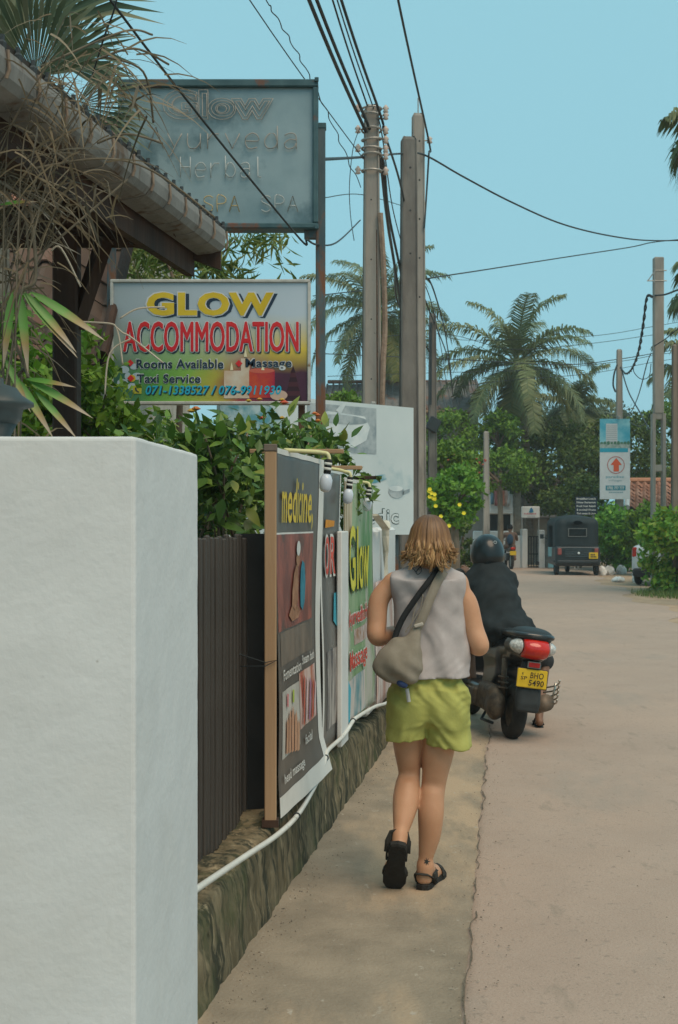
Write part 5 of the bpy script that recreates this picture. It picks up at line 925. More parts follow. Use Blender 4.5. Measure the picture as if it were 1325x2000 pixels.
Fd = Field((-.80, -.2, .2), (.80, 2.75, 1.0), .03); Fd.add(Fd.box((0, .35, .60), (.68, .47, .30), .07), 0); Fd.add(Fd.box((0, 1.3, .42), (.62, 1.0, .12), .05), .03); Fd.add(Fd.box((0, 2.2, .6), (.45, .3, .34), .12), .04); Fd.build('body', M_tb, tk)
q = MB(); q.bbox((0, -.03, 1.32), (.50, .03, .22), .08); q.build('rear_window', mat('clear_plastic', (.012, .016, .017), rough=.2), tk); q = MB()
for a, b_, c, d_ in ((0, .12, .55, .02), (0, -.12, .55, .02), (.27, 0, .02, .24), (-.27, 0, .02, .24)): q.box((a, -.042, 1.32+b_), (c, .02, d_))
q.build('window_rim', mat('rim_grey', (.16, .17, .16)), tk)
for k in range(5): q = MB(); q.bbox((0, -.135, .60+.062*k), (.80, .03, .035), .008); q.build('louvre', mat('louvre_paint', (.05, .075, .085), rough=.35), tk)
q = MB(); q.bbox((0, -.15, .43), (1.24, .06, .09), .02); q.build('bumper', M_tb, tk); q = MB(); q.lathe([(.035, -.01), (.035, .012), (.02, .018)], (.02, -.15, .70), 12, Matrix.Rotation(PI/2, 3, 'X')); q.build('emblem', mat('emblem_white', (.75, .8, .8), rough=.15), tk)
for s_ in (-1, 1):
    q = MB(); q.bbox((s_*.55, -.13, .74), (.12, .05, .20), .02); q.build('tail_light', mat('dull_red_lens', (.28, .08, .07), rough=.25), tk)
    w = empty('wheel', (s_*.60, .25, .22)); w.parent = tk; MB().torus((0, 0, 0), .16, .062, 'x', 24, 8, 1.1).build('tyre', mat('tyre_rubber', (.015, .015, .015), (.025, .024, .023), rough=.85), w, True); MB().lathe([(.03, -.04), (.12, -.04), (.12, .04), (.03, .04)], (0, 0, 0), 14, Matrix.Rotation(PI/2, 3, 'Y')).build('rim', M_galv, w)
    q = MB(); q.bbox((s_*.62, .25, .44), (.20, .56, .06), .02); q.build('mudguard', M_tb, tk); q = MB(); q.tube([(s_*.66, 1.95, 1.1), (s_*.80, 2.0, 1.15)], .012, 5); q.bbox((s_*.84, 2.0, 1.18), (.12, .03, .15), .02); q.build('mirror', M_tb, tk)
w = empty('wheel', (0, 2.25, .22)); w.parent = tk; MB().torus((0, 0, 0), .16, .06, 'x', 24, 8).build('tyre', MATS['tyre_rubber'], w, True); MB().lathe([(.03, -.04), (.12, -.04), (.12, .04), (.03, .04)], (0, 0, 0), 14, Matrix.Rotation(PI/2, 3, 'Y')).build('rim', M_galv, w)
q = MB(); q.bbox((.46, -.155, .62), (.27, .02, .19), .01); pl_ = q.build('number_plate', mat('plate_yellow', (.62, .40, .02), (.68, .46, .03)), tk)
Pp = Panel((.36, -.170, .55), (.20, 0, 0), (0, 0, .14)); [Pp.rect(.08+.23*k, .08+.23*k+.15, b0, b0+.3, c_navy, tk, d=.003, name='plate_mark') for b0, n_ in ((.58, 3), (.12, 4)) for k in range(n_)]
q = MB(); q.tube([(-.1, .1, .26), (-.1, -.15, .25)], .03, 8); q.build('exhaust', M_galv, tk)

# ------------------------------------------------------------------ white car mostly behind the bush
cr = empty('white_car', (8.22, 31.2, 0), 'white hatchback with dark bumper mostly hidden by the bright bush', 'car', None, -.45)
M_car = mat('car_white', (.55, .56, .56), (.62, .63, .63), rough=.25, coat=.4); Fd = Field((-.95, -.2, .15), (.95, 3.9, 1.65), .035)
Fd.add(Fd.box((0, 1.85, .68), (.80, 1.9, .36), .14), 0); Fd.add(Fd.box((0, 1.5, 1.18), (.68, 1.3, .34), .2), .08); Fd.build('body', M_car, cr)
q = MB(); q.bbox((0, -.06, .34), (1.5, .16, .22), .05); q.build('bumper', mat('bumper_black', (.02, .02, .022), rough=.6), cr); q = MB(); q.bbox((0, .10, 1.2), (1.1, .1, .36), .05, Matrix.Rotation(-.25, 3, 'X')); q.build('rear_window', M_dark, cr)
for s_ in (-1, 1):
    q = MB(); q.bbox((s_*.70, .0, .86), (.14, .10, .26), .03); q.build('tail_light', mat('red_lens', (.45, .03, .02), rough=.2), cr)
    for y in (.62, 3.1):
        w = empty('wheel', (s_*.74, y, .28)); w.parent = cr; MB().torus((0, 0, 0), .21, .075, 'x', 24, 8, 1.1).build('tyre', MATS['tyre_rubber'], w, True); MB().lathe([(.03, -.06), (.15, -.06), (.15, .06), (.03, .06)], (0, 0, 0), 14, Matrix.Rotation(PI/2, 3, 'Y')).build('rim', M_galv, w)
# whitewashed stones
M_rock = mat('whitewashed_stone', (.62, .60, .57), (.78, .77, .74), rough=.9, scale=6, bump=.6, bscale=15); layer(M_rock, (.30, .24, .18), 3, .56, .66)
for k, (u, v, w_, h_, lab) in enumerate(((1174, 1124, .30, .30, 'white stone touching the rickshaw wheel side'), (1191, 1123, .26, .28, 'brownish stone beside the rickshaw wheel stone'), (1214, 1121, .30, .26, 'broad white stone at the middle of the row'), (1208, 1137, .30, .14, 'low flat stone lying in front of the row'), (1247, 1138, .28, .36, 'tall white stone next to the white car'))):
    g0 = G3(u, v); Fd = Field((-.4, -.3, -.1), (.4, .3, .45), .025); Fd.add(Fd.ell((0, 0, h_*.4), (w_*.55, .2, h_*.62))+.055*wob(Fd.X, Fd.Y, Fd.Z, 11, k*1.7), 0); o = link('roadside_stone', Fd.mesh('stone'), None, M_rock); o.location = (g0.x, g0.y, 0); tag(o, lab, 'stone', 'whitewashed stones')
# ------------------------------------------------------------------ the woman walking away
M_skin = mat('skin_tan', (.51, .26, .145), (.59, .32, .19), rough=.5, scale=5, spec=.35); MATS['skin_tan'].node_tree.nodes['Principled BSDF'].inputs['Subsurface Weight'].default_value = .08
M_skin2 = mat('skin_brown', (.17, .085, .05), (.22, .115, .07), rough=.5, scale=5, spec=.35)
WY = 5.47; KW = F/WY
wo_ = empty('person', ((835-CU)/KW, WY, 0), 'woman in grey sleeveless top and lime shorts walking away with a sling bag', 'person')
def wj(u, v, dy=0.): Y = WY+dy; return ((u-CU)/F*Y-wo_.location.x, dy, EYE-(v-HV)/F*Y)
def hand(Fd, wr, d, side, k=.012, sc=1.0, curl=(0, 0, -1)):
    wr = Vector(wr); d = Vector(d).normalized(); s_ = Vector(side).normalized(); c = Vector(curl); pm = wr+d*.075*sc
    Fd.add(Fd.cap(wr, pm, .022*sc, .026*sc), .02)
    for j in range(4):
        a = pm+s_*(.027-.018*j)*sc+d*.004; L_ = (.07, .078, .072, .055)[j]*sc; m1 = a+d*L_*.5+c*.012*sc; Fd.add(Fd.cap(a, m1, .0088*sc, .008*sc), k); Fd.add(Fd.cap(m1, m1+(d*.5+c*.8).normalized()*L_*.5, .008*sc, .0065*sc), .004)
    t0 = wr+d*.03*sc+s_*.024*sc; t1 = t0+(s_+d*.7).normalized()*.035*sc; Fd.add(Fd.cap(t0, t1, .011*sc, .0095*sc), k); Fd.add(Fd.cap(t1, t1+(d+c*.3).normalized()*.03*sc, .0095*sc, .007*sc), .004)
Fd = Field((-.36, -.30, .0), (.36, .36, 1.70), .0085)
# head, neck, torso core
Fd.add(Fd.ell((.008, .02, 1.545), (.075, .092, .112)), 0); Fd.add(Fd.ell((.008, .055, 1.50), (.055, .06, .07)), .03); Fd.add(Fd.cap((.008, .118, 1.53), (.008, .108, 1.51), .012, .015), .02)
for s_ in (-1, 1): Fd.add(Fd.ell((.008+s_*.076, .015, 1.535), (.012, .02, .032)), .01)
Fd.add(Fd.cap((.006, .0, 1.36), (.008, .015, 1.49), .055, .048), .03)
Fd.add(Fd.cap((-.13, 0, 1.36), (.13, 0, 1.355), .055), .05); Fd.add(Fd.ell((0, .01, 1.20), (.135, .085, .20)), .05); Fd.add(Fd.ell((0, -.005, .90), (.15, .105, .13)), .05)
# arms
def chain(pts, k=.02, n=6):
    c = spline([p for p, r in pts], n); R = [v.x for v in spline([(r, 0, 0) for p, r in pts], n)]; d = None
    for i in range(len(c)-1): e = Fd.cap(c[i], c[i+1], R[i], R[i+1]); d = e if d is None else np.minimum(d, e)
    Fd.add(d, k)
WL, WR = wj(792, 1226, .18), wj(893, 1238, .18)
chain([(wj(764, 1140), .040), (wj(741, 1172), .0445), (wj(736.5, 1215, -.01), .0435), (wj(737, 1244, -.02), .040), (wj(760, 1240, .08), .036), (WL, .025)]); chain([(wj(886, 1146), .042), (wj(911, 1175), .047), (wj(925, 1228, -.01), .0455), (wj(937, 1262, -.02), .0425), (wj(918, 1254, .08), .038), (WR, .025)])
hand(Fd, WL, (.75, .65, .15), (0, .3, 1), curl=(.6, -.7, -.2)); hand(Fd, WR, (-.75, .6, .15), (0, .3, 1), curl=(-.6, -.7, -.2))
# legs: left trailing with the heel up, right planted
LK, LA = wj(801, 1512, .045), wj(782, 1632, -.12); RK, RA = wj(848, 1535, .02), wj(831, 1692, -.015)
core = Fd.d.copy()
Fd.d = Fd.d*0+9.
chain([((-.088, .0, .86), .085), (wj(796, 1446, .02), .066), (wj(799, 1492, .04), .053), (wj(800, 1513, .045), .0485), (wj(796, 1535, .015), .0545), (wj(793.5, 1562, -.02), .0590), (wj(788, 1598, -.07), .0455), (LA, .0275)], .025)
HL = Vector(LA)+Vector((-.006, -.03, -.035)); TL = Vector(((769-CU)/KW-wo_.location.x, -.005, .035)); Fd.add(Fd.cap(LA, HL, .03, .026), .02); Fd.add(Fd.cap(HL+Vector((0, .025, 0)), TL+Vector((0, .03, .05)), .027, .036), .025); Fd.add(Fd.cap(TL+Vector((0, .03, .05)), TL+Vector((.01, .04, .01)), .036, .022), .02)
legL = Fd.d.copy(); Fd.d = Fd.d*0+9.
chain([((.075, .0, .86), .088), (wj(857, 1458), .073), (wj(851, 1505, .01), .0595), (wj(847.5, 1533, .015), .0535), (wj(844, 1556, -.005), .0555), (wj(842, 1588, -.02), .0575), (wj(839.5, 1630, -.02), .0495), (wj(832.5, 1672, -.015), .0335), (RA, .0285)], .025)
HR = Vector(wj(829, 1722, -.02)); fd_ = Vector((.36, .93, 0)).normalized(); HR.z = .055; Fd.add(Fd.cap(RA, HR, .031, .029), .02); Fd.add(Fd.cap(HR, HR+fd_*.14-Vector((0, 0, .012)), .03, .034), .025); Fd.add(Fd.cap(RA, HR+fd_*.11, .028, .03), .03)
for j in range(5):
    sd = Vector((fd_.y, -fd_.x, 0)); a = HR+fd_*.15+sd*(-.03+.015*j)-Vector((0, 0, .015)); Fd.add(Fd.cap(a, a+fd_*(.045-.006*j), .011, .009), .008)
Fd.cut(Fd.cap(wj(830, 1536, -.062), wj(864, 1534, -.062), .016), .025)
Fd.d = smin(core, smin(legL, Fd.d, .006), .03); Fd.cut(Fd.cap(wj(786, 1513, -.022), wj(815, 1511, -.022), .016), .025)
Fd.build('body', M_skin, wo_)
# sleeveless linen top, loose to the hem
Ft = Field((-.26, -.2, .88), (.27, .2, 1.47), .0075); X, Y_, Z = Ft.X, Ft.Y, Ft.Z
t = np.clip((Z-.93)/.45, 0, 1); hw = .178-.020*t-.008*np.sin(PI*t); dp = .135-.022*t-.015*np.sin(PI*t); cx = .016*(1-t)
fold = .0022*np.sin(120*(X-.4*Z)+6*np.sin(22*Z))*np.clip(.2+1.5*wob(X, Y_, Z, 15, 5), 0, 1)+.0055*np.sin(46*X+9*Z+2.2*np.sin(7*Z))*np.clip(1.25-t, 0, 1)+.005*wob(X, Y_, Z, 24, 1)+.003*np.sin(55*(Z+.55*X)+3*np.sin(11*X))*np.clip(t*1.4-.2, 0, 1)*np.clip(.3+1.4*wob(X, Y_, Z, 11, 9), 0, 1)
q_ = (abs((X-cx)/hw)**2.6+abs(Y_/dp)**2.4)**(1/2.5); d0 = (q_-1)*.10-fold
Ft.d = np.maximum(d0, np.maximum(Z-1.375, .938+.010*np.sin(9*X+1)-Z)); Ft.d = smin(Ft.d, Ft.cap((-.125, -.004, 1.365), (.128, -.004, 1.36), .052, k=(1, 1.25, 1)), .05)
Ft.d = smin(Ft.d, Ft.cap((-.06, -.008, 1.395), (.07, -.008, 1.395), .045), .04)
for s_ in (-1, 1): Ft.cut(Ft.cap((s_*.222+.0, 0, 1.40), (s_*.212, 0, 1.24), .055, .05, (1, 2.6, 1)), .012)
Ft.cut(Ft.ell((.008, .05, 1.475), (.075, .095, .055)), .012)
Ft.build('sleeveless_top', mat('grey_linen', (.41, .365, .355), (.48, .435, .425), rough=.9, scale=14, bump=.25, bscale=220, spec=.15, bdist=.002), wo_)
# shorts
Fs_ = Field((-.25, -.2, .60), (.25, .2, 1.0), .0055); X, Y_, Z = Fs_.X, Fs_.Y, Fs_.Z; M_lime = mat('lime_cotton', (.355, .355, .095), (.43, .43, .125), rough=.85, scale=9, bump=.5, bscale=120, spec=.2, bdist=.002)
fold = .0055*np.sin(70*X+18*Z+3*np.sin(14*Z))*np.clip((Z-.74)*5, .1, 1)+.006*wob(X, Y_, Z, 26, 4)+.0022*np.sin(150*(X+.35*Z)+5*np.sin(30*Z))*np.clip((Z-.80)*7, 0, 1)+.0014*np.sin(170*(Z-.6*X)+5*np.sin(25*X+9*Z))*np.clip(.3+1.5*wob(X, Y_, Z, 17, 2), 0, 1)+.0045*np.sin(75*(Z+.55*abs(X))+5*np.sin(21*X+8*Z))*np.clip((.80-Z)*8, 0, 1)*np.clip(.4+1.2*wob(X, Y_, Z, 13, 8), 0, 1)
def lobe(cx, hw, hd, z0, z1, cy=-.005):
    tt = np.clip((Z-.64)/.3, 0, 1); q = (abs((X-cx*(1-.2*tt))/(hw*(1+.10*(1-tt))))**2.3+abs((Y_-cy)/hd)**2.2)**(1/2.25); return np.maximum((q-1)*.09, np.maximum(z0-Z, Z-z1))
zl = .672+.012*np.sin(14*X+1); zr = .635+.035*np.clip((.12-X)*3, 0, .5)+.05*np.clip(X-.14, 0, 1)
dL = lobe(-.097, .082, .112, zl, .885); dR = lobe(.094, .092, .115, zr, .885); tp = (np.sqrt((X/.160)**2+((Y_+.0)/.115)**2)-1)*.12; tp = np.maximum(tp, np.maximum(.76-Z, Z-.955))
dd = smin(smin(dL, dR, .012), tp, .05); dd = smin(dd, Fs_.ell((-.08, -.06, .83), (.085, .07, .09)), .05); dd = smin(dd, Fs_.ell((.075, -.06, .82), (.09, .072, .095)), .05); Fs_.d = dd-fold
Fs_.cut(Fs_.cap((-.018, -.15, .62), (-.012, -.15, .80), .022, .006), .02)
Fs_.build('shorts', M_lime, wo_)
# hair: cap of hair and many separate locks
M_hair = bpy.data.materials.new('hair_brown'); M_hair.use_nodes = True; N, L = M_hair.node_tree.nodes, M_hair.node_tree.links; b = N['Principled BSDF']; b.inputs['Roughness'].default_value = .42; b.inputs['Specular IOR Level'].default_value = .4
tc = N.new('ShaderNodeTexCoord'); sx = N.new('ShaderNodeSeparateXYZ'); L.new(tc.outputs['Object'], sx.inputs[0]); mr = N.new('ShaderNodeMapRange'); mr.inputs['From Min'].default_value = 1.66; mr.inputs['From Max'].default_value = 1.40; L.new(sx.outputs['Z'], mr.inputs['Value'])
gi = N.new('ShaderNodeNewGeometry'); ad = N.new('ShaderNodeMath'); ad.operation = 'MULTIPLY_ADD'; L.new(gi.outputs['Random Per Island'], ad.inputs[0]); ad.inputs[1].default_value = .5; L.new(mr.outputs[0], ad.inputs[2])
L.new(ramp(ad.outputs[0], [(.1, (.11, .055, .026)), (.5, (.19, .095, .04)), (.85, (.33, .175, .07)), (1.3 if False else 1.0, (.50, .30, .13))]), b.inputs['Base Color'])
Fh = Field((-.16, -.18, 1.39), (.18, .16, 1.69), .006); X, Y_, Z = Fh.X, Fh.Y, Fh.Z
Fh.add(Fh.ell((.010, -.004, 1.555), (.083, .104, .106)), 0); Fh.add(Fh.ell((.012, -.020, 1.495), (.088, .076, .062)), .05); an = np.arctan2(X-.01, -Y_); Fh.d += .0035*np.sin(an*34+6*np.sin(Z*30))+.002*np.sin(an*71)
Fh.cut(Fh.ell((.008, .13, 1.50), (.062, .075, .10)), .01); Fh.build('hair', M_hair, wo_)
mb = MB(); hr = random.Random(77)
for c_ in range(64):
    a0 = -PI/2+(c_/63-.5)*PI*1.32+hr.uniform(-.05, .05); zend = 1.428+hr.uniform(-.018, .045)+.03*abs(a0+PI/2)/2; ph_ = hr.uniform(0, 6); amp = hr.uniform(.04, .13); wr = hr.uniform(.003, .010); fl_ = hr.choice([-.022, -.01, .012, .026, .036]); lift = hr.uniform(0, .008)
    for s2 in range(15):
        da = hr.gauss(0, .055); dz = hr.uniform(-.014, .020); dr = hr.uniform(0, .007); pts = []; n = 14
        for i in range(n):
            s_ = i/(n-1); 
            if s_ < .42: th = s_/.42*PI/2; zz = 1.557+.107*math.cos(th); rad = .090*math.sin(th)
            else: q = (s_-.42)/.58; zz = 1.557+(zend+dz-1.557)*q; rad = .090+.013*math.sin(q*2.4)
            end = max(0, s_-.78)/.22
            r = rad+.003+lift*s_+dr*s_+wr*math.sin(s_*11+ph_)*max(0, s_-.3)+fl_*end**2
            aa = a0+da*(.3+.7*s_)+amp*math.sin(s_*9+ph_*1.7)*s_**2
            pts.append((.011+math.cos(aa)*r*.93, -.008+math.sin(aa)*r*1.10, zz+(.012*end**2 if fl_ > .02 else 0)))
        mb.tube(pts, [.0012+.0034*math.sin(PI*min(.93, .12+.88*i/(n-1))) for i in range(n)], 4, squash=.6)
mb.build('hair_locks', M_hair, wo_, True)
# sandals
M_sole = mat('sandal_rubber', (.018, .017, .015), (.028, .026, .023), rough=.8, scale=20, bump=.3); M_strap = mat('sandal_webbing', (.028, .026, .022), (.045, .042, .036), rough=.85, scale=30)
def solemesh(h):
    out = [(0, -.038), (.028, -.03), (.036, 0), (.033, .05), (.036, .11), (.046, .16), (.045, .20), (.03, .232), (0, .243), (-.028, .232), (-.042, .20), (-.044, .16), (-.036, .11), (-.032, .05), (-.036, 0), (-.028, -.03)]
    n = len(out); mb = MB(); mb.add([(x, y, z) for z, k in ((0, .94), (.006, 1), (h-.005, 1), (h, .96)) for x, y in [(x*k, .1+(y-.1)*k) for x, y in out]], [(l*n+i, l*n+(i+1) % n, l*n+n+(i+1) % n, l*n+n+i) for l in range(3) for i in range(n)]+[tuple(range(n-1, -1, -1)), tuple(range(3*n, 4*n))]); return mb
def sandal(M, foot):
    s_ = solemesh(.03).build('sandal', M_sole, wo_); s_.matrix_basis = M
    q = MB(); q.tube([(-.037, .03, .02), (-.036, .0, .055), (-.026, -.032, .075), (0, -.042, .078), (.026, -.032, .075), (.036, .0, .055), (.037, .03, .02)], .013, 6, squash=.35); q.build('heel_strap', M_strap, s_, True)
    q = MB(); q.tube(spline([(-.037, .07, .02), (-.034, .065, .07), (0, .055, .098), (.034, .065, .07), (.037, .07, .02)], 4), .013, 6, squash=.35); q.build('ankle_strap', M_strap, s_, True)
    q = MB(); q.tube(spline([(-.044, .155, .02), (-.036, .16, .055), (0, .16, .072), (.036, .16, .055), (.046, .155, .02)], 4), .016, 6, squash=.3); q.build('toe_strap', M_strap, s_, True)
    q = MB(); q.bbox((.04, .02, .06), (.02, .035, .028), .004); q.build('buckle', M_strap, s_)
    q = MB(); q.tube(spline([(.036, 0, .055), (.037, .04, .07), (.034, .07, .07)], 3), .011, 6, squash=.4); q.tube(spline([(-.036, 0, .055), (-.037, .04, .07), (-.034, .07, .07)], 3), .011, 6, squash=.4); q.build('side_strap', M_strap, s_, True)
yd = fd_; xd = Vector((fd_.y, -fd_.x, 0)); Mr = Matrix((xd, yd, Vector((0, 0, 1)))).transposed().to_4x4(); Mr.translation = (HR.x, HR.y, .002); sandal(Mr, 'r')
hl_ = Vector(wj(778, 1652, -.185)); tl_ = Vector(((768-CU)/KW-wo_.location.x, -.035, .016)); yd = (tl_-hl_).normalized(); nrm = Vector((.06, .93, .3)); xd = yd.cross(nrm).normalized(); zd = xd.cross(yd); Ml = Matrix((xd, yd, zd)).transposed().to_4x4(); Ml.translation = hl_+yd*.035; sandal(Ml @ Matrix.Diagonal((1.16, 1.06, 1, 1)), 'l')
tt_ = MB(); cT = Vector(wj(834, 1683, -.0535))
st_ = [];
for k in range(14): a = k*2*PI/14; r = (.020 if k % 2 == 0 else .007)*(1.25 if k in (0, 7) else 1); st_.append((cT.x+math.cos(a)*r*.75, cT.y+abs(math.cos(a))*r*.2, cT.z+math.sin(a)*r))
tt_.add(st_, [tuple(range(14))]); tt_.build('ankle_tattoo', mat('tattoo_ink', (.045, .05, .045)), wo_)
q = MB(); q.tube(spline([wj(805, 1108, -.075), wj(812, 1116, -.095), wj(817, 1122, -.1), wj(824, 1114, -.1), wj(820, 1108, -.095), wj(813, 1117, -.1), wj(822, 1106, -.09)], 4), .0022, 5); q.build('necklace_cord', M_wire, wo_)
# sling bag
bag = empty('sling_bag', (wo_.location.x-.10, WY-.15, .95), 'beige grey cloth sling bag with black strap on the woman\'s back', 'bag')
def bp(u, v, dy): Y = WY+dy; return Vector(((u-CU)/F*Y, Y, EYE-(v-HV)/F*Y))-bag.location
Fb = Field((-.19, -.16, -.12), (.17, .10, .30), .0065)
Fb.add(Fb.ell(bp(777, 1300, -.175), (.094, .050, .070), Matrix.Rotation(.55, 3, 'Y')), 0); Fb.add(Fb.cap(bp(790, 1295, -.18), bp(816, 1222, -.135), .058, .018), .06); Fb.add(Fb.cap(bp(752, 1298, -.17), bp(775, 1262, -.15), .040, .025), .06); Fb.add(Fb.cap(bp(798, 1318, -.17), bp(808, 1280, -.16), .035, .03), .04)
Fb.d -= .004*np.sin(55*(Fb.X+.6*Fb.Z)+3*np.sin(20*Fb.Z))+.005*wob(Fb.X, Fb.Y, Fb.Z, 30, 2); M_bag = mat('bag_canvas', (.21, .18, .135), (.29, .25, .20), rough=.88, scale=7, bump=.3, bscale=200, bdist=.002); Fb.build('pouch', M_bag, bag)
Fb = Field((-.1, -.16, -.12), (.12, .1, .06), .008); Fb.add(Fb.ell(bp(785, 1334, -.18), (.030, .040, .018), Matrix.Rotation(.5, 3, 'Y')), 0); Fb.build('blue_patch', mat('bag_blue', (.03, .06, .16), (.05, .08, .2), rough=.8), bag)
def strap(name, pts, w, m):
    sp = spline(pts, 6); mb = MB(); vs = []
    for i, p in enumerate(sp):
        t_ = (sp[min(i+1, len(sp)-1)]-sp[max(i-1, 0)]).normalized(); sd = t_.cross(Vector((0, -1, 0))).normalized()
        for d_ in (-.003, .003): vs += [p+sd*w/2+Vector((0, d_, 0)), p-sd*w/2+Vector((0, d_, 0))]
    n = len(sp); mb.add(vs, [(i*4+a, i*4+b_, i*4+4+b_, i*4+4+a) for i in range(n-1) for a, b_ in ((0, 1), (1, 3), (3, 2), (2, 0))]); return mb.build(name, m, bag, True)
strap('black_strap', [bp(858, 1108, .0), bp(853, 1116, -.085), bp(836, 1138, -.125), bp(812, 1170, -.135), bp(788, 1206, -.14), bp(775, 1235, -.15), bp(770, 1256, -.155)], .026, mat('strap_black', (.012, .013, .014), (.02, .021, .022), rough=.8)); strap('canvas_strap', [bp(872, 1108, .0), bp(866, 1118, -.085), bp(852, 1142, -.125), bp(838, 1175, -.14), bp(826, 1205, -.145), bp(816, 1226, -.15)], .040, M_bag)
q = MB(); q.bbox(bp(818, 1221, -.165), (.042, .012, .016), .004, Matrix.Rotation(-.3, 3, 'Y')); q.build('buckle', mat('buckle_pale', (.42, .38, .32)), bag); strap('tag', [bp(795, 1345, -.17), bp(797, 1356, -.165), bp(799, 1371, -.16)], .016, mat('tag_white', (.5, .5, .48)))
strap('drawcord', [bp(822, 1150, -.13), bp(808, 1200, -.14), bp(800, 1240, -.15)], .004, M_bag); strap('drawcord', [bp(826, 1160, -.135), bp(820, 1190, -.14), bp(792, 1235, -.15)], .004, M_bag)

# ------------------------------------------------------------------ scooter
SC = G3(997, 1444); sc = empty('scooter', (SC.x, SC.y, 0), 'black scooter with red tail light and yellow number plate BHO 5490', 'scooter'); sc.rotation_euler = (0, math.radians(8), math.radians(7.5))
M_blk = mat('scooter_black', (.012, .014, .015), (.02, .022, .023), rough=.3, spec=.5, coat=.3); M_plas = mat('scooter_plastic', (.022, .026, .027), (.035, .04, .041), rough=.6); M_tyre = mat('tyre_dusty', (.02, .019, .018), (.045, .04, .034), rough=.9, scale=12, bump=.5, bscale=30); M_eng = mat('engine_alloy', (.05, .042, .034), (.13, .10, .07), rough=.6, metal=.4, scale=18, bump=.5, bscale=30)
def wheel(y, R, r, nm='wheel'):
    w = empty(nm, (0, y, R+r)); w.parent = sc; MB().torus((0, 0, 0), R, r, 'x', 40, 12, 1.0).build('tyre', M_tyre, w, True)
    q = MB(); q.lathe([(.03, -.045), (.06, -.05), (R-.05, -.03), (R-.02, -.045), (R-.02, .045), (R-.05, .03), (.06, .05), (.03, .045)], (0, 0, 0), 24, Matrix.Rotation(PI/2, 3, 'Y')); q.build('rim', M_eng, w, True); return w
wheel(0, .158, .056); wheel(1.24, .165, .046)
Fb = Field((-.24, -.42, .30), (.24, .85, .95), .012)
Fb.add(Fb.cap((0, -.24, .70), (0, .55, .62), .105, .13, (1.15, 1, .95)), 0); Fb.add(Fb.cap((0, -.30, .73), (0, -.05, .72), .085, .12, (1.3, 1, .75)), .04); Fb.add(Fb.box((0, .38, .46), (.13, .22, .17), .06), .08); Fb.cut(Fb.cap((0, 0, .21), (0, .05, .21), .26, k=(3, 1, 1)), .03); Fb.cut(Fb.box((0, .2, 1.0), (.4, .8, .2), .02), .02); Fb.build('tail_body', M_blk, sc)
Fb = Field((-.22, -.40, .70), (.22, .75, .95), .012); Fb.add(Fb.cap((0, -.24, .80), (0, .55, .775), .12, .10, (1.2, 1, .38)), 0); Fb.add(Fb.ell((0, -.16, .82), (.15, .16, .045)), .04); Fb.build('seat', mat('seat_vinyl', (.018, .022, .023), (.03, .034, .035), rough=.5), sc)
q = MB(); q.tube(spline([(-.13, .12, .79), (-.145, -.12, .805), (-.12, -.29, .805), (0, -.335, .81), (.12, -.29, .805), (.145, -.12, .805), (.13, .12, .79)], 6), .02, 8); q.build('grab_rail', M_blk, sc, True)
Fb = Field((-.2, -.46, .60), (.2, -.12, .82), .008); Fb.add(Fb.ell((0, -.27, .715), (.155, .130, .085)), 0); Fb.cut(Fb.box((0, -.1, .7), (.4, .12, .3), .01)); Fb.cut(Fb.box((-.25, -.3, .7), (.155, .3, .3), .01)); Fb.cut(Fb.box((.25, -.3, .7), (.155, .3, .3), .01)); tl = Fb.build('tail_light', mat('tail_red', (.50, .012, .01), (.62, .03, .012), rough=.12, coat=.6, scale=20), sc)
q = MB(); q.lathe([(.002, -.01), (.035, -.006), (.02, .012)], (.03, -.375, .705), 12, Matrix.Rotation(PI/2, 3, 'X')); q.build('brake_spot', mat('tail_orange', (.8, .16, .01), rough=.2), tl)  # plain orange disc set into the red tail lens
M_clear = mat('indicator_clear', (.40, .40, .38), (.62, .61, .58), rough=.12, coat=.5, scale=45, lo=.45, hi=.55)
for s_ in (-1, 1):
    Fb = Field((-.21, -.44, .62), (.21, -.08, .82), .008); Fb.add(Fb.ell((s_*.03, -.25, .722), (.145, .127, .072)), 0); Fb.cut(Fb.box((-s_*.12, -.25, .72), (.220, .4, .3), .005)); Fb.cut(Fb.box((0, .0, .7), (.4, .12, .3), .01)); Fb.build('indicator', M_clear, sc)
Pb = MB(); Pb.bbox((0, -.335, .50), (.225, .012, .135), .006, Matrix.Rotation(-.12, 3, 'X')); npl = Pb.build('number_plate', mat('plate_yellow', (.62, .40, .02)), sc)
Pn = Panel((-.106, -.3555, .4415), (.212, 0, 0), (0, -.0145, .121)); c_ink = flat('plate_ink', (.03, .025, .02))
for t_, a, b_, c, d_ in (('BHO', .38, .85, .53, .90), ('5490', .36, .90, .08, .44), ('SP', .06, .28, .40, .62), ('E', .08, .14, .70, .84)): Pn.text(t_, a, b_, c, d_, c_ink, npl, d=.002, offset=.018)
q = MB(); q.bbox((0, -.33, .50), (.235, .01, .145), .005, Matrix.Rotation(-.12, 3, 'X')); q.build('plate_holder', M_plas, sc); q = MB(); q.bbox((0, -.345, .60), (.085, .012, .035), .004); q.build('reflector', mat('reflector_red', (.35, .02, .02), rough=.2), sc); q = MB(); q.bbox((0, -.342, .60), (.098, .01, .048), .003); q.build('reflector_frame', mat('rim_grey', (.16, .17, .16)), sc)
Fb = Field((-.12, -.40, .22), (.12, -.05, .66), .01); Fb.add(Fb.box((0, -.29, .46), (.075, .025, .16), .02, Matrix.Rotation(-.15, 3, 'X')), 0); Fb.add(Fb.box((0, -.30, .34), (.085, .02, .09), .018, Matrix.Rotation(-.25, 3, 'X')), .05); Fb.build('mudguard', M_plas, sc)
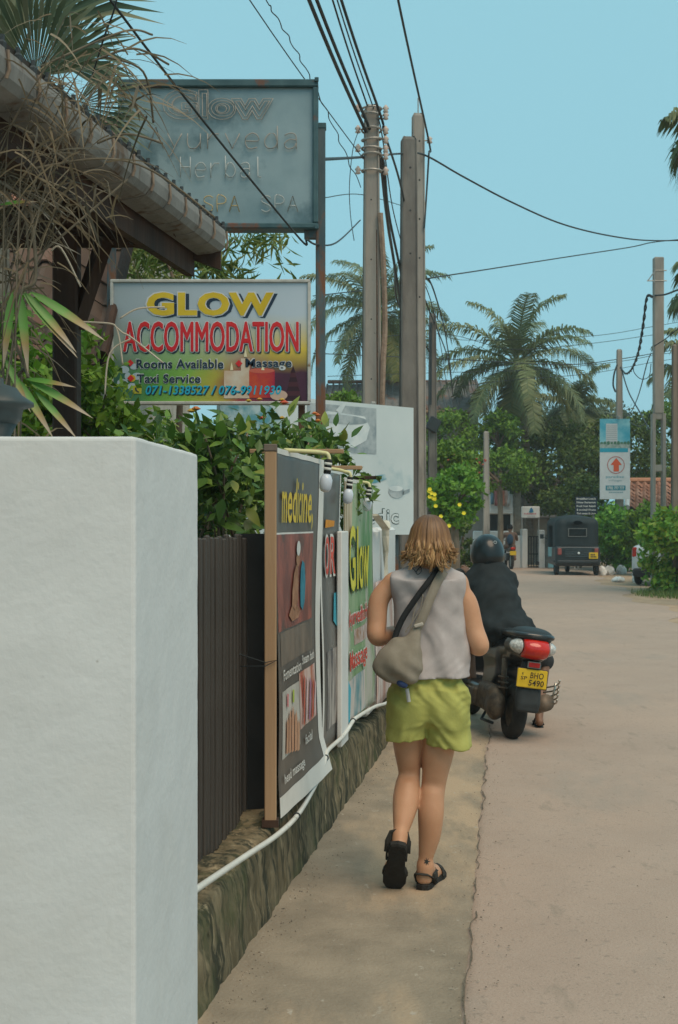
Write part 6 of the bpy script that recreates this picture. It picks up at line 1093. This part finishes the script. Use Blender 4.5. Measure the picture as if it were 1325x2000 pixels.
Fb = Field((-.30, -.12, .12), (-.04, .62, .46), .011); Fb.add(Fb.box((-.15, .22, .25), (.055, .30, .085), .05), 0); Fb.add(Fb.ell((-.15, .0, .23), (.065, .11, .10)), .03); Fb.add(Fb.cap((-.16, .30, .33), (-.16, .02, .34), .06, .05), .03); Fb.add(Fb.box((-.18, .42, .25), (.06, .06, .07), .02), .02); Fb.build('engine', M_eng, sc)
q = MB(); q.tube([(-.10, .0, .25), (-.13, -.02, .60)], .022, 8); q.torus((-.115, -.01, .38), .034, .008, 'z', 12, 5); q.torus((-.118, -.012, .42), .034, .008, 'z', 12, 5); q.torus((-.122, -.014, .46), .034, .008, 'z', 12, 5); q.build('shock_absorber', M_eng, sc, True)
ex = MB(); ex.tube([(.17, .38, .22), (.185, .05, .27), (.20, -.12, .32)], [.05, .062, .064], 14); exo = ex.build('exhaust_muffler', mat('muffler_heat', (.16, .12, .085), (.26, .20, .15), rough=.55, metal=.3, scale=9), sc, True)
M_chr = mat('chrome_guard', (.42, .39, .33), (.55, .52, .45), rough=.25, metal=.8); q = MB()
for k in range(5): z = .24+.036*k; q.tube(spline([(.245, .12-.0*k, z+.02), (.275, .0, z+.05), (.275, -.12, z+.085), (.262, -.17, z+.11)], 4), .0065, 6); q.lathe([(.002, -.011), (.011, 0), (.002, .011)], (.262, -.172, z+.112), 8)
q.tube([(.272, -.02, .27), (.272, -.06, .47)], .008, 6); q.build('muffler_guard', M_chr, sc, True)
Fb = Field((-.30, .5, .15), (.30, 1.45, 1.1), .018); Fb.add(Fb.box((0, .72, .30), (.16, .26, .04), .03), 0); Fb.add(Fb.box((0, 1.02, .58), (.20, .05, .32), .045, Matrix.Rotation(-.25, 3, 'X')), .08); Fb.add(Fb.ell((0, 1.18, .52), (.11, .14, .16)), .08); Fb.add(Fb.ell((0, 1.0, .96), (.14, .12, .08)), .06); Fb.add(Fb.cap((0, 1.1, .38), (0, 1.38, .40), .075, .06), .05); Fb.cut(Fb.cap((-.2, 1.24, .21), (.2, 1.24, .21), .235), .02); Fb.build('front_shield', M_blk, sc)
q = MB(); q.tube(spline([(-.38, .76, .99), (-.22, .87, .99), (0, .97, .97), (.14, 1.0, .98), (.24, 1.02, .97)], 4), .014, 8); q.build('handlebar', M_plas, sc, True)
for s_ in (-1,):
    q = MB(); q.tube([(s_*.26, .90, 1.0), (s_*.33, .93, 1.12)], .006, 6); q.lathe([(.02, -.01), (.055, -.006), (.05, .012), (.02, .016)], (s_*.34, .93, 1.16), 14, Matrix.Rotation(PI/2, 3, 'X')); q.build('mirror', M_plas, sc, True)
q = MB(); q.tube([(-.10, .35, .2), (-.16, .30, .09), (-.14, .05, .10)], .012, 6); q.build('stand', M_plas, sc, True)
q = MB(); q.tube([(0, 1.0, .85), (0, 1.24, .211)], .035, 8); q.build('fork', M_eng, sc, True)

# rider leaning over the handlebar, right foot on the ground
rd_ = empty('person', (SC.x+.03, SC.y+.38, 0), 'scooter rider in black shirt and black helmet leaning forward', 'person')
def rp(u, v, Y): return tuple(W3(u, v, Y)-rd_.location)
RS = (SC.x+.03, SC.y+.38)
Fr = Field((-.60, -.35, .0), (.55, .95, 1.30), .013)
pel = rp(990, 1236, 9.6); SLr, SRr = rp(922, 1143, 9.98), rp(990, 1137, 9.98); nk = rp(955, 1112, 10.0); hc_ = rp(952, 1076, 10.05)
hL, kL, aL = (-.10+pel[0], pel[1]+.05, .76), (pel[0]-.24, .55, .62), (pel[0]-.22, .48, .36); hR, kR, aR = (pel[0]+.10, pel[1]+.05, .76), (pel[0]+.36, .40, .50), tuple(G3(1053, 1424)-Vector((RS[0], RS[1], -.09)))
Fr.add(Fr.cap(hR, kR, .075, .055), 0); Fr.add(Fr.cap(kR, aR, .052, .032), .03); Fr.add(Fr.cap(hL, kL, .075, .055), .03); Fr.add(Fr.cap(kL, aL, .052, .036), .03)
aR = Vector(aR); Fr.add(Fr.cap(aR+Vector((0, -.03, -.03)), aR+Vector((.02, .14, -.055)), .032, .032), .02)
for j in range(5): a = aR+Vector((-.02+.017*j, .15-.006*j, -.055)); Fr.add(Fr.cap(a, a+Vector((.004, .04, 0)), .012, .010), .008)
aL = Vector(aL); Fr.add(Fr.cap(aL, aL+Vector((-.02, .15, -.03)), .035, .032), .02)
Fr.add(Fr.cap(nk, hc_, .055, .06), .03); EL_, HL_ = rp(905, 1200, 10.15), rp(908, 1134, 10.32); ER_, HR_ = rp(988, 1200, 10.2), (-.02, .66, .98)
Fr.add(Fr.cap(SLr, EL_, .05, .04), .03); Fr.add(Fr.cap(EL_, HL_, .04, .028), .02); Fr.add(Fr.cap(SRr, ER_, .05, .04), .03); Fr.add(Fr.cap(ER_, HR_, .04, .028), .02); hand(Fr, HL_, (.0, .3, .9), (-1, 0, .1), sc=1.05, curl=(.3, .7, -.2)); hand(Fr, HR_, (.1, .9, 0), (-1, 0, .1), sc=1.05, curl=(0, .3, -.9)); Fr.build('body', M_skin2, rd_)
Fc = Field((-.52, -.36, .62), (.42, .62, 1.32), .0115); X, Y_, Z = Fc.X, Fc.Y, Fc.Z
Fc.add(Fc.cap(SLr, SRr, .088, .088), 0); mid = rp(968, 1175, 9.8); Fc.add(Fc.cap(nk, mid, .12, .15, (1.15, .85, 1)), .10); Fc.add(Fc.cap(mid, pel, .15, .165, (1.12, .9, 1)), .10); Fc.add(Fc.ell((pel[0]+.0, pel[1]-.02, .80), (.215, .19, .085)), .10); Fc.add(Fc.cap(SLr, EL_, .075, .065), .05); Fc.add(Fc.cap(SRr, ER_, .075, .065), .05)
Fc.d -= .008*np.sin(32*(X+.8*Z)+4*np.sin(9*Z))*np.clip((1.12-Z)*4, .1, 1)*.7+.006*wob(X, Y_, Z, 17, 3)+.004*np.sin(60*(Z-.5*X)+2*np.sin(20*X)); Fc.build('shirt', mat('black_cotton', (.012, .017, .019), (.02, .026, .028), rough=.85, scale=10, bump=.2, bscale=150, bdist=.002), rd_)
Fp = Field((-.50, -.1, .30), (.55, .85, .95), .014); Fp.add(Fp.cap(hR, kR, .10, .08), 0); Fp.add(Fp.cap(hL, kL, .10, .08), .03); Fp.add(Fp.ell((pel[0], pel[1]+.03, .77), (.18, .15, .09)), .05); Fp.d -= .005*wob(Fp.X, Fp.Y, Fp.Z, 20, 2); Fp.build('shorts', mat('dark_shorts', (.03, .032, .034), (.045, .046, .048), rough=.85), rd_)
hm = empty('helmet', Vector(hc_)+rd_.location, 'glossy black open face helmet worn by the scooter rider', 'helmet')
Fm = Field((-.17, -.19, -.19), (.17, .19, .17), .008); Fm.add(Fm.ell((0, 0, 0), (.134, .150, .138)), 0); Fm.add(Fm.ell((0, -.02, -.06), (.128, .135, .10)), .05); Fm.cut(Fm.box((0, 0, -.22), (.3, .3, .085), .02), .02); Fm.cut(Fm.box((0, .17, -.07), (.105, .12, .075), .04), .02); Fm.build('shell', mat('helmet_black', (.010, .014, .016), (.014, .019, .021), rough=.32, coat=.3), hm)
q = MB(); vs = []
for j in range(5):
    for i in range(13): a = PI*(.10+.8*i/12); z = -.09+.035*j; vs.append((.143*math.cos(a), .160*math.sin(a), z))
q.add(vs, [(j*13+i, j*13+i+1, j*13+i+14, j*13+i+13) for j in range(4) for i in range(12)]); q.build('visor', mat('visor_smoke', (.32, .34, .35), (.4, .42, .43), rough=.1, spec=.6), hm, True)
q = MB(); q.torus((0, 0, -.135), .118, .008, 'z', 30, 6); q.build('rim_trim', mat('trim_rubber', (.02, .02, .02)), hm, True)
Ph = Panel((.0, -.140, .055), (.07, .035, 0), (-.0, .045, .035)); q = MB(); q.torus((.048, -.131, .072), .011, .003, 'y', 14, 5); q.build('emblem', mat('helmet_print', (.35, .38, .38)), hm)
fs_ = solemesh(.018).build('flip_flop', mat('flipflop_black', (.02, .02, .02)), None); fs_.matrix_basis = Matrix.Translation(aR+rd_.location+Vector((0, -.02, -.088))) @ Matrix.Rotation(-.12, 4, 'Z'); par(fs_, rd_)
q = MB(); q.tube(spline([aR+Vector((-.035, .08, -.07)), aR+Vector((-.01, .12, -.025)), aR+Vector((.0, .17, -.06)), aR+Vector((.03, .12, -.03)), aR+Vector((.05, .08, -.07))], 4), .008, 6); q.build('flip_flop_strap', MATS['flipflop_black'], rd_, True)

# ------------------------------------------------------------------ far motorbike and its rider
FB = G3(999, 1113); fb = empty('motorbike', (FB.x, FB.y, 0), 'small red motorbike ridden away near the white gate wall', 'motorbike', None, .05); FBv = Vector((FB.x, FB.y, 0))
for y in (0, 1.2): w = empty('wheel', (0, y, .29)); w.parent = fb; MB().torus((0, 0, 0), .24, .05, 'x', 24, 8).build('tyre', M_tyre, w, True); MB().lathe([(.03, -.03), (.19, -.02), (.19, .02), (.03, .03)], (0, 0, 0), 16, Matrix.Rotation(PI/2, 3, 'Y')).build('rim', M_galv, w)
Fb = Field((-.2, -.4, .3), (.2, 1.1, 1.1), .03); Fb.add(Fb.cap((0, -.2, .74), (0, .5, .72), .09, .12), 0); Fb.add(Fb.ell((0, .65, .78), (.14, .24, .13)), .06); Fb.add(Fb.box((0, .5, .42), (.12, .22, .14), .05), .06); Fb.build('frame_body', M_blk, fb)
q = MB(); q.tube([(-.34, .82, 1.02), (0, .92, 1.0), (.34, .82, 1.02)], .016, 6); q.tube([(0, .92, 1.0), (0, 1.2, .29)], .035, 6); q.build('handlebar', M_plas, fb, True); q = MB(); q.bbox((0, -.32, .74), (.16, .05, .09), .02); q.build('tail_light', mat('red_lens', (.45, .03, .02)), fb); q = MB(); q.bbox((0, -.33, .58), (.22, .015, .14), .01); q.build('number_plate', MATS['plate_yellow'], fb)
fr = empty('person', FBv+Vector((0, .2, 0)), 'distant motorbike rider in dark blue top near the white gate', 'person', None, .05); Fr = Field((-.42, -.3, .25), (.42, .8, 1.60), .02)
Fr.add(Fr.ell((0, .08, 1.43), (.085, .10, .12)), 0); Fr.add(Fr.cap((0, .04, 1.2), (0, .06, 1.35), .055), .03)
for s_ in (-1, 1): Fr.add(Fr.cap((s_*.1, .0, .82), (s_*.2, .38, .74), .08, .06), .03); Fr.add(Fr.cap((s_*.2, .38, .74), (s_*.2, .2, .36), .055, .04), .03); Fr.add(Fr.cap((s_*.2, .2, .35), (s_*.21, .36, .32), .035, .03), .02); Fr.add(Fr.cap((s_*.19, .04, 1.2), (s_*.28, .28, 1.02), .05, .04), .03); Fr.add(Fr.cap((s_*.28, .28, 1.02), (s_*.3, .55, 1.03), .038, .03), .02); hand(Fr, (s_*.3, .55, 1.03), (0, 1, 0), (-s_, 0, 0))
Fr.build('body', M_skin2, fr); Fr = Field((-.32, -.25, .7), (.32, .3, 1.32), .02); Fr.add(Fr.cap((-.15, .03, 1.22), (.15, .03, 1.22), .07), 0); Fr.add(Fr.ell((0, .02, 1.0), (.18, .13, .25)), .06)
for s_ in (-1, 1): Fr.add(Fr.cap((s_*.18, .04, 1.2), (s_*.25, .2, 1.07), .065, .06), .03)
Fr.build('shirt', mat('brown_shirt', (.16, .10, .075), (.2, .13, .1)), fr); Fr = Field((-.16, -.3, .75), (.16, .0, 1.3), .02); Fr.add(Fr.ell((-.03, -.12, 1.04), (.115, .09, .19)), 0); bk = link('backpack', Fr.mesh('backpack'), None, mat('navy_bag', (.02, .05, .09), (.03, .07, .12))); bk.location = fr.location; tag(bk, 'dark blue backpack on the distant motorbike rider', 'bag')
Fr = Field((-.13, -.12, 1.38), (.13, .2, 1.6), .02); Fr.add(Fr.ell((0, .06, 1.46), (.095, .105, .105)), 0); Fr.cut(Fr.ell((0, .19, 1.42), (.08, .08, .1))); Fr.build('hair', mat('black_hair', (.012, .012, .012)), fr)

# ------------------------------------------------------------------ the hazy sea air
hz = MB(); hz.box((10, 50, 6.2), (180, 150, 14.4)); m = bpy.data.materials.new('sea_haze'); m.use_nodes = True; N, L = m.node_tree.nodes, m.node_tree.links
for n in list(N):
    if n.type != 'OUTPUT_MATERIAL': N.remove(n)
pv = N.new('ShaderNodeVolumePrincipled'); pv.inputs['Color'].default_value = (.88, .93, .95, 1); pv.inputs['Density'].default_value = .0013; pv.inputs['Anisotropy'].default_value = .1
L.new(pv.outputs[0], [n for n in N if n.type == 'OUTPUT_MATERIAL'][0].inputs['Volume'])
tag(hz.build('haze', m), kind='stuff')
